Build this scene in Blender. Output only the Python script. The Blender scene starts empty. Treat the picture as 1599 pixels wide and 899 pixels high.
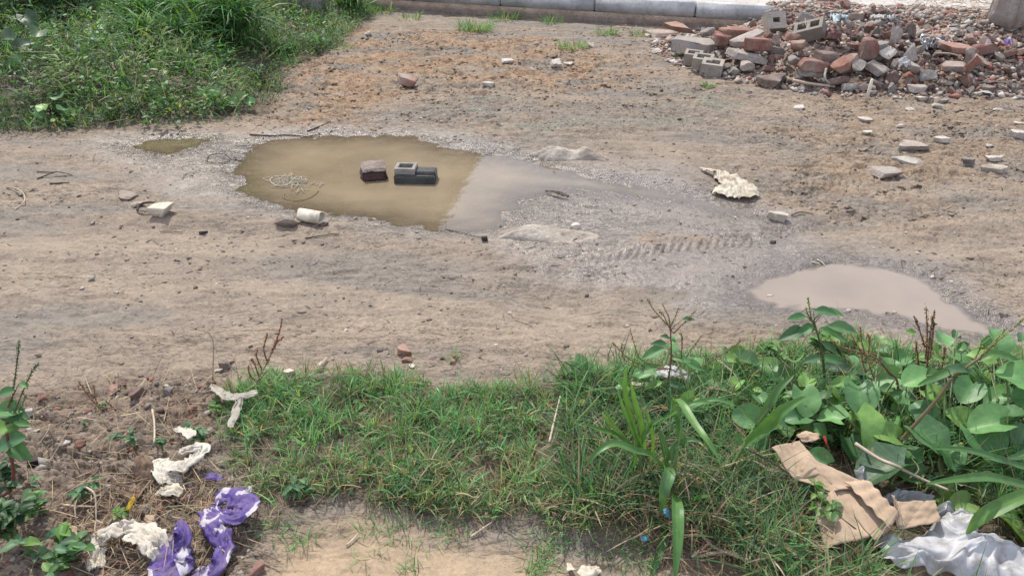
import bpy, math, random
import numpy as np
from mathutils import Vector, Matrix, Euler

# ------------------------------------------------------------------ camera, sky, sun, exposure
S = bpy.context.scene
CAMH, PITCH, FPX = 1.6, math.radians(30), 1200.0
cam_d = bpy.data.cameras.new('camera'); cam = bpy.data.objects.new('camera', cam_d)
S.collection.objects.link(cam); S.camera = cam
cam_d.sensor_width = 36; cam_d.lens = 36 * FPX / 1599
cam_d.clip_start = 0.02; cam_d.clip_end = 2000
cam.location = (0, 0, CAMH); cam.rotation_euler = (math.radians(90) - PITCH, 0, 0)

SUN_EL, SUN_AZ = math.radians(54), math.radians(-22)      # azimuth from +Y, negative = to the left
world = bpy.data.worlds.new("World"); S.world = world; world.use_nodes = True
wn = world.node_tree; bg = wn.nodes['Background']
sky = wn.nodes.new('ShaderNodeTexSky'); sky.sky_type = 'NISHITA'; sky.sun_disc = False
sky.sun_elevation = SUN_EL; sky.sun_rotation = SUN_AZ
sky.dust_density = 4.0; sky.air_density = 1.0; sky.ozone_density = 1.0
# thin bright cloud over the blue
tc = wn.nodes.new('ShaderNodeTexCoord'); cn = wn.nodes.new('ShaderNodeTexNoise'); cn.inputs['Scale'].default_value = 2.2; cn.inputs['Detail'].default_value = 7; cn.inputs['Roughness'].default_value = .6
cr = wn.nodes.new('ShaderNodeValToRGB'); cr.color_ramp.elements[0].position = .30; cr.color_ramp.elements[1].position = .5
cm = wn.nodes.new('ShaderNodeMix'); cm.data_type = 'RGBA'; cm.inputs[7].default_value = (9.8, 10.5, 13.0, 1)
wn.links.new(tc.outputs['Generated'], cn.inputs['Vector']); wn.links.new(cn.outputs['Fac'], cr.inputs[0]); wn.links.new(cr.outputs[0], cm.inputs[0])
wn.links.new(sky.outputs[0], cm.inputs[6]); wn.links.new(cm.outputs[2], bg.inputs[0]); bg.inputs[1].default_value = 0.10
sun_d = bpy.data.lights.new('sun', 'SUN'); sun_d.energy = 5.0; sun_d.angle = math.radians(0.6)
sun_d.color = (1.0, 0.94, 0.85)
sun = bpy.data.objects.new('sun', sun_d); S.collection.objects.link(sun)
sd = Vector((math.sin(SUN_AZ) * math.cos(SUN_EL), math.cos(SUN_AZ) * math.cos(SUN_EL), math.sin(SUN_EL)))
sun.rotation_euler = sd.to_track_quat('Z', 'Y').to_euler(); sun.location = (0, 0, 20)
S.view_settings.view_transform = 'Standard'; S.view_settings.look = 'None'
S.view_settings.exposure = 0.06; S.view_settings.gamma = 1.0
S.render.engine = 'CYCLES'
S.cycles.max_bounces = 6; S.cycles.transparent_max_bounces = 8
S.cycles.diffuse_bounces = 3; S.cycles.glossy_bounces = 3

rng = np.random.default_rng(7)
R = random.Random(11)

# ------------------------------------------------------------------ helpers: view geometry
def ray(px, py):
    dx = px - 799.5; dy = 449.5 - py
    return np.array([dx, FPX * math.cos(PITCH) + dy * math.sin(PITCH), -FPX * math.sin(PITCH) + dy * math.cos(PITCH)])
def G(px, py, z=0.0):                       # where the line of sight meets height z
    d = ray(px, py); s = (CAMH - z) / -d[2]
    return np.array([d[0] * s, d[1] * s, z])
def U(px, py, y):                           # where it meets the upright plane at distance y
    d = ray(px, py); s = y / d[1]
    return np.array([d[0] * s, y, CAMH + d[2] * s])
def GP(pts, z=0.0): return np.array([G(a, b, z)[:2] for a, b in pts])
def lin(r, g, b):
    c = np.array([r, g, b]) / 255.0
    return np.where(c <= 0.04045, c / 12.92, ((c + 0.055) / 1.055) ** 2.4)

# ------------------------------------------------------------------ helpers: noise, distance
_P = rng.permutation(256).astype(np.int32); _P = np.concatenate([_P, _P])
_ga = rng.random(256) * 2 * math.pi; _gx = np.cos(_ga).astype(np.float32); _gy = np.sin(_ga).astype(np.float32)
def pn(x, y):
    x = np.asarray(x, dtype=np.float32); y = np.asarray(y, dtype=np.float32)
    xf = np.floor(x); yf = np.floor(y); xi = xf.astype(np.int32) & 255; yi = yf.astype(np.int32) & 255
    x = x - xf; y = y - yf
    u = x * x * x * (x * (x * 6 - 15) + 10); v = y * y * y * (y * (y * 6 - 15) + 10)
    x1 = (xi + 1) & 255; y1 = (yi + 1) & 255
    def g(a, b, dx, dy):
        h = _P[_P[a] + b]; return _gx[h] * dx + _gy[h] * dy
    a = g(xi, yi, x, y); b = g(x1, yi, x - 1, y); c = g(xi, y1, x, y - 1); d = g(x1, y1, x - 1, y - 1)
    t = a + u * (b - a); s = c + u * (d - c)
    return (t + v * (s - t)) * 1.5
def fbm(x, y, o=4, gain=0.5):
    r = 0; a = 1; f = 1
    for k in range(o):
        r = r + a * pn(x * f + 17.3 * k, y * f - 9.1 * k); a *= gain; f *= 2.03
    return r
def ss(a, b, x):
    t = np.clip((x - a) / (b - a), 0, 1); return t * t * (3 - 2 * t)
def sdf(poly, X, Y, far=1.2):               # > 0 inside, metres
    X = np.asarray(X, dtype=np.float32); Y = np.asarray(Y, dtype=np.float32)
    out = np.full(X.shape, -far, dtype=np.float32)
    m = (X > poly[:, 0].min() - far) & (X < poly[:, 0].max() + far) & (Y > poly[:, 1].min() - far) & (Y < poly[:, 1].max() + far)
    x = X[m]; y = Y[m]
    if x.size == 0: return out
    d = np.full(x.shape, 1e9, dtype=np.float32); ins = np.zeros(x.shape, bool)
    n = len(poly)
    for i in range(n):
        ax, ay = poly[i]; bx, by = poly[(i + 1) % n]
        ex, ey = bx - ax, by - ay
        t = np.clip(((x - ax) * ex + (y - ay) * ey) / (ex * ex + ey * ey + 1e-12), 0, 1)
        d = np.minimum(d, (x - ax - t * ex) ** 2 + (y - ay - t * ey) ** 2)
        if ay != by:
            c = ((ay > y) != (by > y)) & (x < (bx - ax) * (y - ay) / (by - ay) + ax)
            ins ^= c
    d = np.sqrt(d); out[m] = np.maximum(np.where(ins, d, -d), -far)
    return out
def pathd(pts, X, Y, far=0.5):              # distance off a line, and distance along it
    D = np.full(X.shape, 9.0, dtype=np.float32); Sg = np.zeros(X.shape, dtype=np.float32); A = np.zeros(X.shape, dtype=np.float32)
    m = (X > pts[:, 0].min() - far) & (X < pts[:, 0].max() + far) & (Y > pts[:, 1].min() - far) & (Y < pts[:, 1].max() + far)
    x = X[m]; y = Y[m]
    if x.size == 0: return D, A
    d = np.full(x.shape, 9.0, dtype=np.float32); a = np.zeros(x.shape, dtype=np.float32); acc = 0
    for i in range(len(pts) - 1):
        ax, ay = pts[i]; bx, by = pts[i + 1]; ex, ey = bx - ax, by - ay; L = math.hypot(ex, ey)
        t = np.clip(((x - ax) * ex + (y - ay) * ey) / (L * L), 0, 1)
        q = np.hypot(x - ax - t * ex, y - ay - t * ey)
        sgn = np.sign((x - ax) * ey - (y - ay) * ex)
        w = q < np.abs(d); d = np.where(w, q * sgn, d); a = np.where(w, acc + t * L, a); acc += L
    D[m] = d; A[m] = a
    return D, A

# ------------------------------------------------------------------ plan of the place (ground polygons)
PUD_A = GP([(362,262),(383,240),(398,222),(430,214),(520,211),(600,209),(652,212),(692,226),(735,234),(790,241),(850,256),(905,270),
            (960,283),(1020,294),(1080,304),(1135,318),(1175,332),(1130,326),(1060,312),(980,300),(900,293),(850,296),(812,308),(795,326),(785,350),(722,360),
            (660,353),(600,344),(540,335),(480,329),(430,316),(395,306),(373,294),(380,276)])
PUD_B = GP([(1160,453),(1190,432),(1230,420),(1290,409),(1350,410),(1410,418),(1455,436),(1480,465),(1520,490),(1560,508),(1540,528),
            (1480,515),(1430,496),(1350,488),(1280,482),(1220,476),(1185,466)])
PUD_C = GP([(205,226),(235,216),(290,214),(330,213),(300,228),(262,236),(225,234)])
PUD_D = GP([(900,884),(1010,868),(1130,862),(1180,905),(1150,960),(900,960)])
LAWN = GP([(335,612),(400,596),(470,590),(520,583),(600,586),(700,600),(800,606),(870,600),(905,590),(960,570),(1100,548),(1200,540),(1330,535),
           (1500,555),(1640,560),(1760,640),(1760,990),(1200,990),(1120,890),(1060,860),(1000,830),(940,850),(870,845),(830,820),(760,826),(700,805),(640,812),(600,795),(520,785),
           (470,800),(430,815),(385,800),(372,760),(345,720),(335,680),(345,650)])
UPLEFT = GP([(-400,215),(-60,212),(60,209),(150,206),(250,201),(330,193),(395,181),(428,160),(440,120),(475,95),(520,75),(560,45),(590,20),(600,-20),(500,-40),(-500,-40)])
PILE = GP([(1015,70),(1060,105),(1100,118),(1180,132),(1290,146),(1420,154),(1560,156),(1720,150),(1900,140),(1900,40),(1500,60),(1400,60),(1200,46),(1130,44),(1060,52)])
CORE = GP([(1150,90),(1210,118),(1320,128),(1450,130),(1560,132),(1640,120),(1560,90),(1420,72),(1300,62),(1200,60)])
LITTER = GP([(-300,800),(-100,600),(60,610),(180,585),(330,585),(350,650),(340,720),(390,780),(400,850),(360,1000),(-300,1000)])
SAND1 = GP([(440,60),(620,40),(820,60),(1000,95),(1010,130),(850,150),(720,140),(640,160),(560,195),(480,200),(420,190),(430,130)])
SAND2 = GP([(1180,215),(1260,150),(1420,150),(1640,150),(1700,300),(1500,330),(1300,340),(1150,350),(1180,290)])
GREY1 = GP([(640,150),(760,135),(900,150),(1050,130),(1150,140),(1200,190),(1000,215),(800,225),(650,205)])
WET1 = GP([(150,215),(340,205),(420,200),(640,196),(760,215),(900,245),(1050,262),(1150,300),(1250,330),(1300,380),(1500,420),(1560,470),(1640,520),
           (1540,560),(1400,520),(1250,500),(1100,500),(950,455),(820,420),(760,385),(620,362),(450,345),(360,320),(250,300),(200,260),(120,240)])
DRYF = GP([(420,830),(560,800),(760,830),(960,860),(1090,890),(1090,1000),(380,1000)])
K0 = np.array([-0.693, 8.725]); K1 = np.array([1.912, 7.894])
KD = (K1 - K0) / np.linalg.norm(K1 - K0); KN = np.array([-KD[1], KD[0]])

TREADS = [([(835,412),(930,402),(1020,388),(1120,376),(1200,372),(1300,350)], .11, .011),
          ([(1170,425),(1240,408),(1330,400),(1420,408),(1480,440),(1530,470)], .11, .011),
          ([(1060,330),(1180,305),(1290,280),(1400,265),(1520,250)], .18, .012),
          ([(640,196),(560,224),(700,232),(840,222)], .16, .010),
          ([(930,150),(1080,165),(1250,172),(1420,160)], .18, .010),
          ([(1180,372),(1290,352),(1400,338),(1540,330),(1620,322)], .18, .010),
          ([(850,440),(950,430),(1080,436),(1180,440)], .14, .008),
          ([(690,178),(850,188),(1000,196),(1200,200)], .2, .009)]
RUTS = [([(-200,405),(200,418),(480,430),(760,452),(900,470)], .09, .012), ([(-200,352),(250,365),(560,378),(800,400)], .10, .012), ([(-200,500),(300,488),(640,492),(900,512)], .10, .010),
        ([(1000,470),(1180,440),(1400,388),(1650,352)], .09, .014), ([(1230,360),(1400,330),(1650,312)], .10, .012), ([(1300,485),(1450,455),(1650,420)], .12, .012),
        ([(-200,375),(200,392),(500,402),(760,420),(860,440)], .22, .016),
        ([(-200,470),(200,462),(500,452),(760,470),(1000,505)], .30, .014),
        ([(900,455),(1150,420),(1350,372),(1650,330)], .22, .02),
        ([(1200,470),(1350,430),(1450,405),(1650,370)], .15, .012),
        ([(1250,330),(1420,300),(1650,290)], .2, .012),
        ([(-100,260),(150,262),(350,300)], .2, .01)]
TREADS = [(GP(a), w, d) for a, w, d in TREADS]; RUTS = [(GP(a), w, d) for a, w, d in RUTS]

def ground(X, Y, full=False):
    X = np.asarray(X, dtype=np.float32); Y = np.asarray(Y, dtype=np.float32)
    sA = sdf(PUD_A, X, Y, .6); sB = sdf(PUD_B, X, Y, .6); sC = sdf(PUD_C, X, Y, .6); sD = sdf(PUD_D, X, Y, .6)
    edge = .035 * fbm(X * 5, Y * 9, 3) + .02 * pn(X * 30, Y * 40)
    sP = np.maximum(np.maximum(sA, sB), np.maximum(sC, sD)) + edge * np.minimum(1, Y * .3)
    lawn = sdf(LAWN, X, Y, .5); upl = sdf(UPLEFT, X, Y, .8); lit = sdf(LITTER, X, Y, .4)
    s1 = sdf(SAND1, X, Y, .8); s2 = sdf(SAND2, X, Y, .8); g1 = sdf(GREY1, X, Y, .6); w1 = sdf(WET1, X, Y, .6)
    dry = sdf(DRYF, X, Y, .3)
    pile = sdf(PILE, X, Y, 1.0); core = sdf(CORE, X, Y, 1.0)
    jag = fbm(X * 1.7, Y * 2.6, 4)
    S1 = ss(-.25, .3, s1 + .25 * jag); S2 = ss(-.25, .35, s2 + .3 * jag); G1 = ss(-.15, .3, g1 + .2 * jag)
    W = ss(-.12, .18, w1 + .12 * jag); LW = ss(-.03, .06, lawn + .03 * jag); UL = ss(-.1, .15, upl + .08 * jag)
    LT = ss(-.06, .08, lit + .05 * jag); PL = ss(-.15, .15, pile + .1 * jag); DR = ss(-.03, .12, dry + .05 * jag)
    rough = np.clip(.10 + .85 * S1 + .5 * S2 + .4 * G1 + .8 * LT + .45 * UL + .3 * LW + .5 * PL + .18 * ss(0, .8, fbm(X * .9 + 5, Y * 1.5, 3)), 0, 1) * (1 - .55 * DR)
    z = .014 * fbm(X * .8, Y * 1.2, 3)
    q = Y + .12 * np.maximum(X, 0) * 1.0
    z = z + .004 * fbm(X * 1.1, q * 9, 3) + rough * (.019 * fbm(X * 7, Y * 9, 4, .55)) + .0016 * fbm(X * 28, Y * 34, 3, .6)
    rid = 1 - np.abs(fbm(X * 9 + 3, q * 16, 3))
    z = z - .011 * (rough * .9 + .1) * ss(.86, 1.0, rid)
    cl = fbm(X * 15, q * 22, 3, .6); z = z + .010 * rough * ss(.25, .6, cl)
    # slab-like scuffs, long in the driving direction
    sc = fbm(X * 3.2 + 40, q * 15, 3, .6); z = z - .012 * (.5 + rough) * ss(.36, .43, sc) * ss(-.5, .3, pn(X * 1.3, Y * 2.1)); sc2 = fbm(X * 9 + 7, q * 42, 3, .6); z = z - .007 * (.5 + rough) * ss(.36, .44, sc2) * ss(-.4, .3, pn(X * 1.9 + 4, Y * 3.1))
    for pts, w, d in RUTS:
        a, s = pathd(pts, X, Y, .5); z = z - d * np.exp(-(a / w) ** 2) + d * .45 * np.exp(-((np.abs(a) - 1.6 * w) / (.45 * w)) ** 2)
    tm = np.zeros_like(z); rm = np.zeros_like(z)
    for pts, w, d in RUTS:
        a, s = pathd(pts, X, Y, .5); rm = np.maximum(rm, np.exp(-(a / (w * .8)) ** 4) * .8)
    for pts, w, d in TREADS:
        a, s = pathd(pts, X, Y, .4); aa = np.abs(a)
        ph = (s / .044 + aa / w * 1.9 + (a > 0) * .5 + .35 * pn(s * 5, a * 12)) % 1.0
        band = ss(w * .56, w * .46, aa); brk = ss(-.3, .3, fbm(X * 1.6 + 9, Y * 3, 3) + .1) * (.6 + .4 * ss(-.2, .3, pn(X * 13, Y * 17)))
        t = band * brk * (ss(.0, .1, ph) - ss(.5, .6, ph)); tm = np.maximum(tm, t)
        z = z + d * (t - .55 * band * brk)
    wet_m = ss(-.38, -.02, sP)
    pz = -.012 - .13 * np.clip(sP, -.2, .26) + .0016 * fbm(X * 28, Y * 34, 3, .6) + .0035 * fbm(X * 8, Y * 12, 2)
    z = z * (1 - wet_m) + pz * wet_m
    z = z + LW * (.02 + .01 * pn(X * 5, Y * 5)) + .14 * ss(.0, .8, upl)
    z = z + .07 * ss(.05, .5, pile) * (1 + .5 * pn(X * 3, Y * 3)) + .14 * ss(-.35, .45, core) + .02 * PL * np.abs(fbm(X * 6, Y * 7, 3))
    off = (X - K0[0]) * KN[0] + (Y - K0[1]) * KN[1]; al = (X - K0[0]) * KD[0] + (Y - K0[1]) * KD[1]; nz = fbm(X * 2.4, Y * 3, 3)
    sp_ = ss(3.0, 3.5, al + .2 * nz) * ss(-.8, -.1, off); z = np.where((sp_ > .02) & (off < 1.1), np.maximum(z, sp_ * (.275 - .075 * ss(.2, .75, off + .3 * nz) + .012 * nz)), z)
    z = np.where(off > .25, np.minimum(z, .275), z)
    PL = np.maximum(PL, sp_ * ss(.8, .4, off))
    if not full: return z
    return z, dict(sP=sP, S1=S1, S2=S2, G1=G1, W=W, LW=LW, UL=UL, LT=LT, PL=PL, DR=DR, rough=rough, tm=tm, rm=rm, sc=sc, cl=cl, rid=rid, jag=jag, q=q)

# height look-up for setting things down
_lx = np.arange(-9, 9.01, .02, dtype=np.float32); _ly = np.arange(.6, 10.6, .02, dtype=np.float32)
_LX, _LY = np.meshgrid(_lx, _ly); _LZ = ground(_LX, _LY)
def H(x, y):
    x = np.asarray(x, float); y = np.asarray(y, float)
    i = np.clip((x + 9) / .02, 0, len(_lx) - 2); j = np.clip((y - .6) / .02, 0, len(_ly) - 2)
    a = i.astype(int); b = j.astype(int); u = i - a; v = j - b
    return (_LZ[b, a] * (1 - u) * (1 - v) + _LZ[b, a + 1] * u * (1 - v) + _LZ[b + 1, a] * (1 - u) * v + _LZ[b + 1, a + 1] * u * v)
def spot(px, py, dz=0.0):                   # first place along a sight line that lies dz above the ground
    d = ray(px, py); s = np.linspace(.4, 1.15, 900) * (CAMH - 0) / -d[2] * .98
    P = d[None, :] * s[:, None]; P[:, 2] += CAMH
    below = P[:, 2] < H(P[:, 0], P[:, 1]) + dz
    k = int(np.argmax(below)) if below.any() else len(s) - 1
    p = P[k].copy(); p[2] = float(H(p[0], p[1])); return p
def dist(p): return math.sqrt(p[0] ** 2 + p[1] ** 2 + (CAMH - p[2]) ** 2)

# ------------------------------------------------------------------ helpers: objects
COL = S.collection
def build(name, V, F, mat, parent=None, origin=None, col=None, uvc=None, smooth=False, extra=None):
    V = np.asarray(V, dtype=np.float32).reshape(-1, 3)
    if origin is not None: V = V - np.asarray(origin, dtype=np.float32)
    me = bpy.data.meshes.new(name)
    F = [np.asarray(f, dtype=np.int32) for f in F if len(f)]
    me.vertices.add(len(V)); me.vertices.foreach_set('co', V.ravel())
    loops = np.concatenate([f.ravel() for f in F]); counts = np.concatenate([np.full(len(f), f.shape[1], np.int32) for f in F])
    starts = np.concatenate([[0], np.cumsum(counts)[:-1]]).astype(np.int32)
    me.loops.add(len(loops)); me.loops.foreach_set('vertex_index', loops)
    me.polygons.add(len(counts)); me.polygons.foreach_set('loop_start', starts)
    if smooth: me.polygons.foreach_set('use_smooth', np.ones(len(counts), bool))
    me.update(calc_edges=True)
    for nm, c in (('Col', col), ('UVc', uvc), ('Aux', extra)):
        if c is not None:
            at = me.color_attributes.new(nm, 'FLOAT_COLOR', 'POINT')
            c = np.asarray(c, dtype=np.float32); a4 = np.ones((len(V), 4), np.float32); a4[:, :c.shape[1]] = c
            at.data.foreach_set('color', a4.ravel())
    if mat: me.materials.append(mat)
    o = bpy.data.objects.new(name, me); COL.objects.link(o)
    if parent is not None: o.parent = parent
    elif origin is not None: o.location = origin
    return o
def tag(o, label=None, cat=None, group=None, kind=None):
    if label: o['label'] = label
    if cat: o['category'] = cat
    if group: o['group'] = group
    if kind: o['kind'] = kind
    return o
def empty(name, loc):
    o = bpy.data.objects.new(name, None); COL.objects.link(o); o.location = loc; o.empty_display_size = .05; return o
class Acc:
    def __init__(s): s.V = []; s.F = {}; s.C = []; s.U = []; s.n = 0
    def add(s, V, F, col=(1, 1, 1), uv=None):
        V = np.asarray(V, float).reshape(-1, 3)
        for f in F:
            f = np.asarray(f, int)
            if len(f): s.F.setdefault(f.shape[1], []).append(f + s.n)
        c = np.asarray(col, float); s.C.append(np.broadcast_to(c, (len(V), 3)) if c.ndim == 1 else c)
        s.U.append(np.zeros((len(V), 2)) if uv is None else uv); s.V.append(V); s.n += len(V)
    def build(s, name, mat, parent=None, origin=None, smooth=True):
        return build(name, np.concatenate(s.V), [np.concatenate(f) for f in s.F.values()], mat, parent, origin, np.concatenate(s.C), np.concatenate(s.U), smooth)
def grid_faces(nr, nc, wrap=False):
    r = np.arange(nr - 1)[:, None]; c = np.arange(nc if wrap else nc - 1)[None, :]; c2 = (c + 1) % nc
    return np.stack([r * nc + c, r * nc + c2, (r + 1) * nc + c2, (r + 1) * nc + c], -1).reshape(-1, 4)
def tube(pts, rad, n=6):
    pts = np.asarray(pts, float); m = len(pts); rad = np.broadcast_to(np.asarray(rad, float), (m,))
    t = np.gradient(pts, axis=0); t /= np.linalg.norm(t, axis=1)[:, None] + 1e-9
    up = np.where(np.abs(t[:, 2:3]) > .9, np.array([[1., 0, 0]]), np.array([[0, 0, 1.]]))
    a = np.cross(t, up); a /= np.linalg.norm(a, axis=1)[:, None] + 1e-9; b = np.cross(t, a)
    th = np.arange(n) / n * 2 * math.pi
    V = pts[:, None] + rad[:, None, None] * (a[:, None] * np.cos(th)[None, :, None] + b[:, None] * np.sin(th)[None, :, None])
    return V.reshape(-1, 3), [grid_faces(m, n, True), np.arange(n)[::-1][None], (np.arange(n) + (m - 1) * n)[None]]
def spline(pts, k=6):
    pts = np.asarray(pts, float)
    if len(pts) < 3: return np.linspace(pts[0], pts[-1], k + 1)
    P = np.vstack([2 * pts[0] - pts[1], pts, 2 * pts[-1] - pts[-2]]); out = []
    for i in range(1, len(P) - 2):
        t = np.linspace(0, 1, k, endpoint=False)[:, None]
        p0, p1, p2, p3 = P[i - 1], P[i], P[i + 1], P[i + 2]
        out.append(.5 * (2 * p1 + (p2 - p0) * t + (2 * p0 - 5 * p1 + 4 * p2 - p3) * t ** 2 + (3 * p1 - p0 - 3 * p2 + p3) * t ** 3))
    out.append(pts[-1:]); return np.vstack(out)

# ------------------------------------------------------------------ materials
class N:                                     # small node helper
    def __init__(s, name):
        s.m = bpy.data.materials.new(name); s.m.use_nodes = True; s.t = s.m.node_tree; s.b = s.t.nodes['Principled BSDF']; s.out = s.t.nodes['Material Output']
    def n(s, ty, **k):
        nd = s.t.nodes.new(ty)
        for a, v in k.items():
            if a.startswith('i_'): nd.inputs[a[2:].replace('_', ' ')].default_value = v
            else: setattr(nd, a, v)
        return nd
    def l(s, a, b): s.t.links.new(a, b)
    def noise(s, scale, detail=4, rough=.6, vec=None, dist=0):
        nd = s.n('ShaderNodeTexNoise'); nd.inputs['Scale'].default_value = scale; nd.inputs['Detail'].default_value = detail
        nd.inputs['Roughness'].default_value = rough; nd.inputs['Distortion'].default_value = dist
        if vec: s.l(vec, nd.inputs['Vector'])
        return nd.outputs['Fac']
    def ramp(s, fac, stops):
        nd = s.n('ShaderNodeValToRGB'); e = nd.color_ramp.elements
        while len(e) < len(stops): e.new(.5)
        for i, (p, c) in enumerate(stops):
            e[i].position = p; e[i].color = (*c, 1) if len(c) == 3 else c
        s.l(fac, nd.inputs[0]); return nd.outputs[0]
    def mix(s, fac, a, b, mode='MIX'):
        nd = s.n('ShaderNodeMix', data_type='RGBA', blend_type=mode)
        for v, i in ((fac, 0), (a, 6), (b, 7)):
            if hasattr(v, 'default_value') or hasattr(v, 'links'): s.l(v, nd.inputs[i])
            elif i == 0: nd.inputs[0].default_value = v
            else: nd.inputs[i].default_value = (*v, 1)
        return nd.outputs[2]
    def math(s, op, a, b=0.0):
        nd = s.n('ShaderNodeMath', operation=op)
        for v, i in ((a, 0), (b, 1)):
            if hasattr(v, 'links'): s.l(v, nd.inputs[i])
            else: nd.inputs[i].default_value = v
        return nd.outputs[0]
    def bump(s, h, strength=.4, dist=.01, prev=None):
        nd = s.n('ShaderNodeBump'); nd.inputs['Strength'].default_value = strength; nd.inputs['Distance'].default_value = dist
        s.l(h, nd.inputs['Height'])
        if prev: s.l(prev, nd.inputs['Normal'])
        return nd.outputs[0]
    def obj(s): return s.n('ShaderNodeTexCoord').outputs['Object']
    def rand(s): return s.n('ShaderNodeObjectInfo').outputs['Random']
    def attr(s, nm): return s.n('ShaderNodeAttribute', attribute_name=nm).outputs['Color']
    def pos(s): return s.n('ShaderNodeNewGeometry').outputs['Position']

def mat_ground():
    w = N('mud_ground'); P = w.pos(); c = w.attr('Col'); a = w.n('ShaderNodeSeparateColor'); w.l(w.attr('Aux'), a.inputs[0])
    n1 = w.noise(9, 6, .65, P); n2 = w.noise(75, 5, .7, P); n3 = w.noise(420, 3, .6, P)
    f = w.math('MULTIPLY', w.math('ADD', w.math('MULTIPLY', n1, .5), w.math('ADD', w.math('MULTIPLY', n2, .8), w.math('MULTIPLY', n3, .7))), 1.0)
    g = w.ramp(w.math('SUBTRACT', f, .4), [(.32, (.62, .60, .58)), (.58, (1.0, 1.0, 1.0)), (.85, (1.4, 1.36, 1.3))])
    col = w.mix(1.0, c, g, 'MULTIPLY')
    v = w.n('ShaderNodeTexVoronoi'); v.inputs['Scale'].default_value = 150; w.l(P, v.inputs['Vector'])
    vs = w.n('ShaderNodeSeparateColor'); w.l(v.outputs['Color'], vs.inputs[0])
    speck = w.ramp(vs.outputs[0], [(0, (.74, .73, .73)), (.3, (.95, .95, .95)), (.8, (1.03, 1.03, 1.03)), (.95, (1.2, 1.2, 1.2)), (1, (1.7, 1.7, 1.72))])
    sp = w.mix(a.outputs[1], (1, 1, 1), speck, 'MIX'); col = w.mix(1.0, col, sp, 'MULTIPLY')
    w.l(col, w.b.inputs['Base Color']); w.l(a.outputs[0], w.b.inputs['Roughness'])
    w.b.inputs['Specular IOR Level'].default_value = .5
    dome = w.math('SUBTRACT', 1.0, v.outputs['Distance'])
    hg = w.math('MULTIPLY', w.math('ADD', dome, vs.outputs[1]), a.outputs[1])
    b1 = w.bump(w.math('ADD', n2, w.math('MULTIPLY', n3, .35)), .55, .006)
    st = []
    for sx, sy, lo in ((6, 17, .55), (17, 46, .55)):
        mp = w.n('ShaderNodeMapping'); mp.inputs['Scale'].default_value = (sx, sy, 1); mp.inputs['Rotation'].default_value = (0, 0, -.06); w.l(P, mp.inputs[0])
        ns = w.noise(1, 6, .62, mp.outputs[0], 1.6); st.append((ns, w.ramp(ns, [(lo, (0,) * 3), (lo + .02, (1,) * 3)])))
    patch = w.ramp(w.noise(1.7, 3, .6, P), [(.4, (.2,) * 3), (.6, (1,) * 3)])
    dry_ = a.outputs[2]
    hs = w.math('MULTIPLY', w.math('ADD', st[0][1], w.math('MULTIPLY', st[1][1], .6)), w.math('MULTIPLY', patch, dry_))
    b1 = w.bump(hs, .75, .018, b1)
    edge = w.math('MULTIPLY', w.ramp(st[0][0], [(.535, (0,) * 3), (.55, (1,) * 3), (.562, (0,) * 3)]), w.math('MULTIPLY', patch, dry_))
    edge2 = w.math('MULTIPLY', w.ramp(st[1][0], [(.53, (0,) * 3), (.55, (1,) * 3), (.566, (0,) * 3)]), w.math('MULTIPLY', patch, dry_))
    col = w.mix(w.math('MULTIPLY', w.math('MAXIMUM', edge, w.math('MULTIPLY', edge2, .9)), .8), col, w.mix(1.0, col, (.42, .38, .35), 'MULTIPLY'))  # crack shadow put into the colour as dark lines along the step edges
    w.l(col, w.b.inputs['Base Color'])
    b2 = w.bump(hg, .55, .0032, b1)
    w.l(b2, w.b.inputs['Normal']); return w.m

def mat_water(name, murk, film, dk=20.0):
    w = N(name); w.t.nodes.remove(w.b)
    tr = w.n('ShaderNodeBsdfTransparent'); tr.inputs[0].default_value = (*film, 1)
    df = w.n('ShaderNodeBsdfDiffuse'); df.inputs[0].default_value = (*murk, 1)
    P = w.pos(); nf = w.noise(3, 3, .5, P)
    sp = w.n('ShaderNodeSeparateColor'); w.l(w.attr('Aux'), sp.inputs[0])
    dp = w.ramp(w.math('MULTIPLY', sp.outputs[0], dk), [(0, (.22,) * 3), (.35, (.5,) * 3), (1, (.85,) * 3)])
    m = w.n('ShaderNodeMixShader'); w.l(w.math('MULTIPLY', dp, w.math('ADD', w.math('MULTIPLY', nf, .7), .65)), m.inputs[0]); w.l(tr.outputs[0], m.inputs[1]); w.l(df.outputs[0], m.inputs[2])
    gl = w.n('ShaderNodeBsdfGlossy'); gl.inputs['Roughness'].default_value = .02; gl.inputs[0].default_value = (1, 1, 1, 1)
    b = w.bump(w.noise(16, 3, .5, P), .06, .01); w.l(b, gl.inputs['Normal'])
    fr = w.n('ShaderNodeFresnel'); fr.inputs['IOR'].default_value = 1.7; w.l(b, fr.inputs['Normal'])
    m2 = w.n('ShaderNodeMixShader'); w.l(fr.outputs[0], m2.inputs[0]); w.l(m.outputs[0], m2.inputs[1]); w.l(gl.outputs[0], m2.inputs[2])
    w.l(m2.outputs[0], w.out.inputs['Surface']); return w.m

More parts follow.
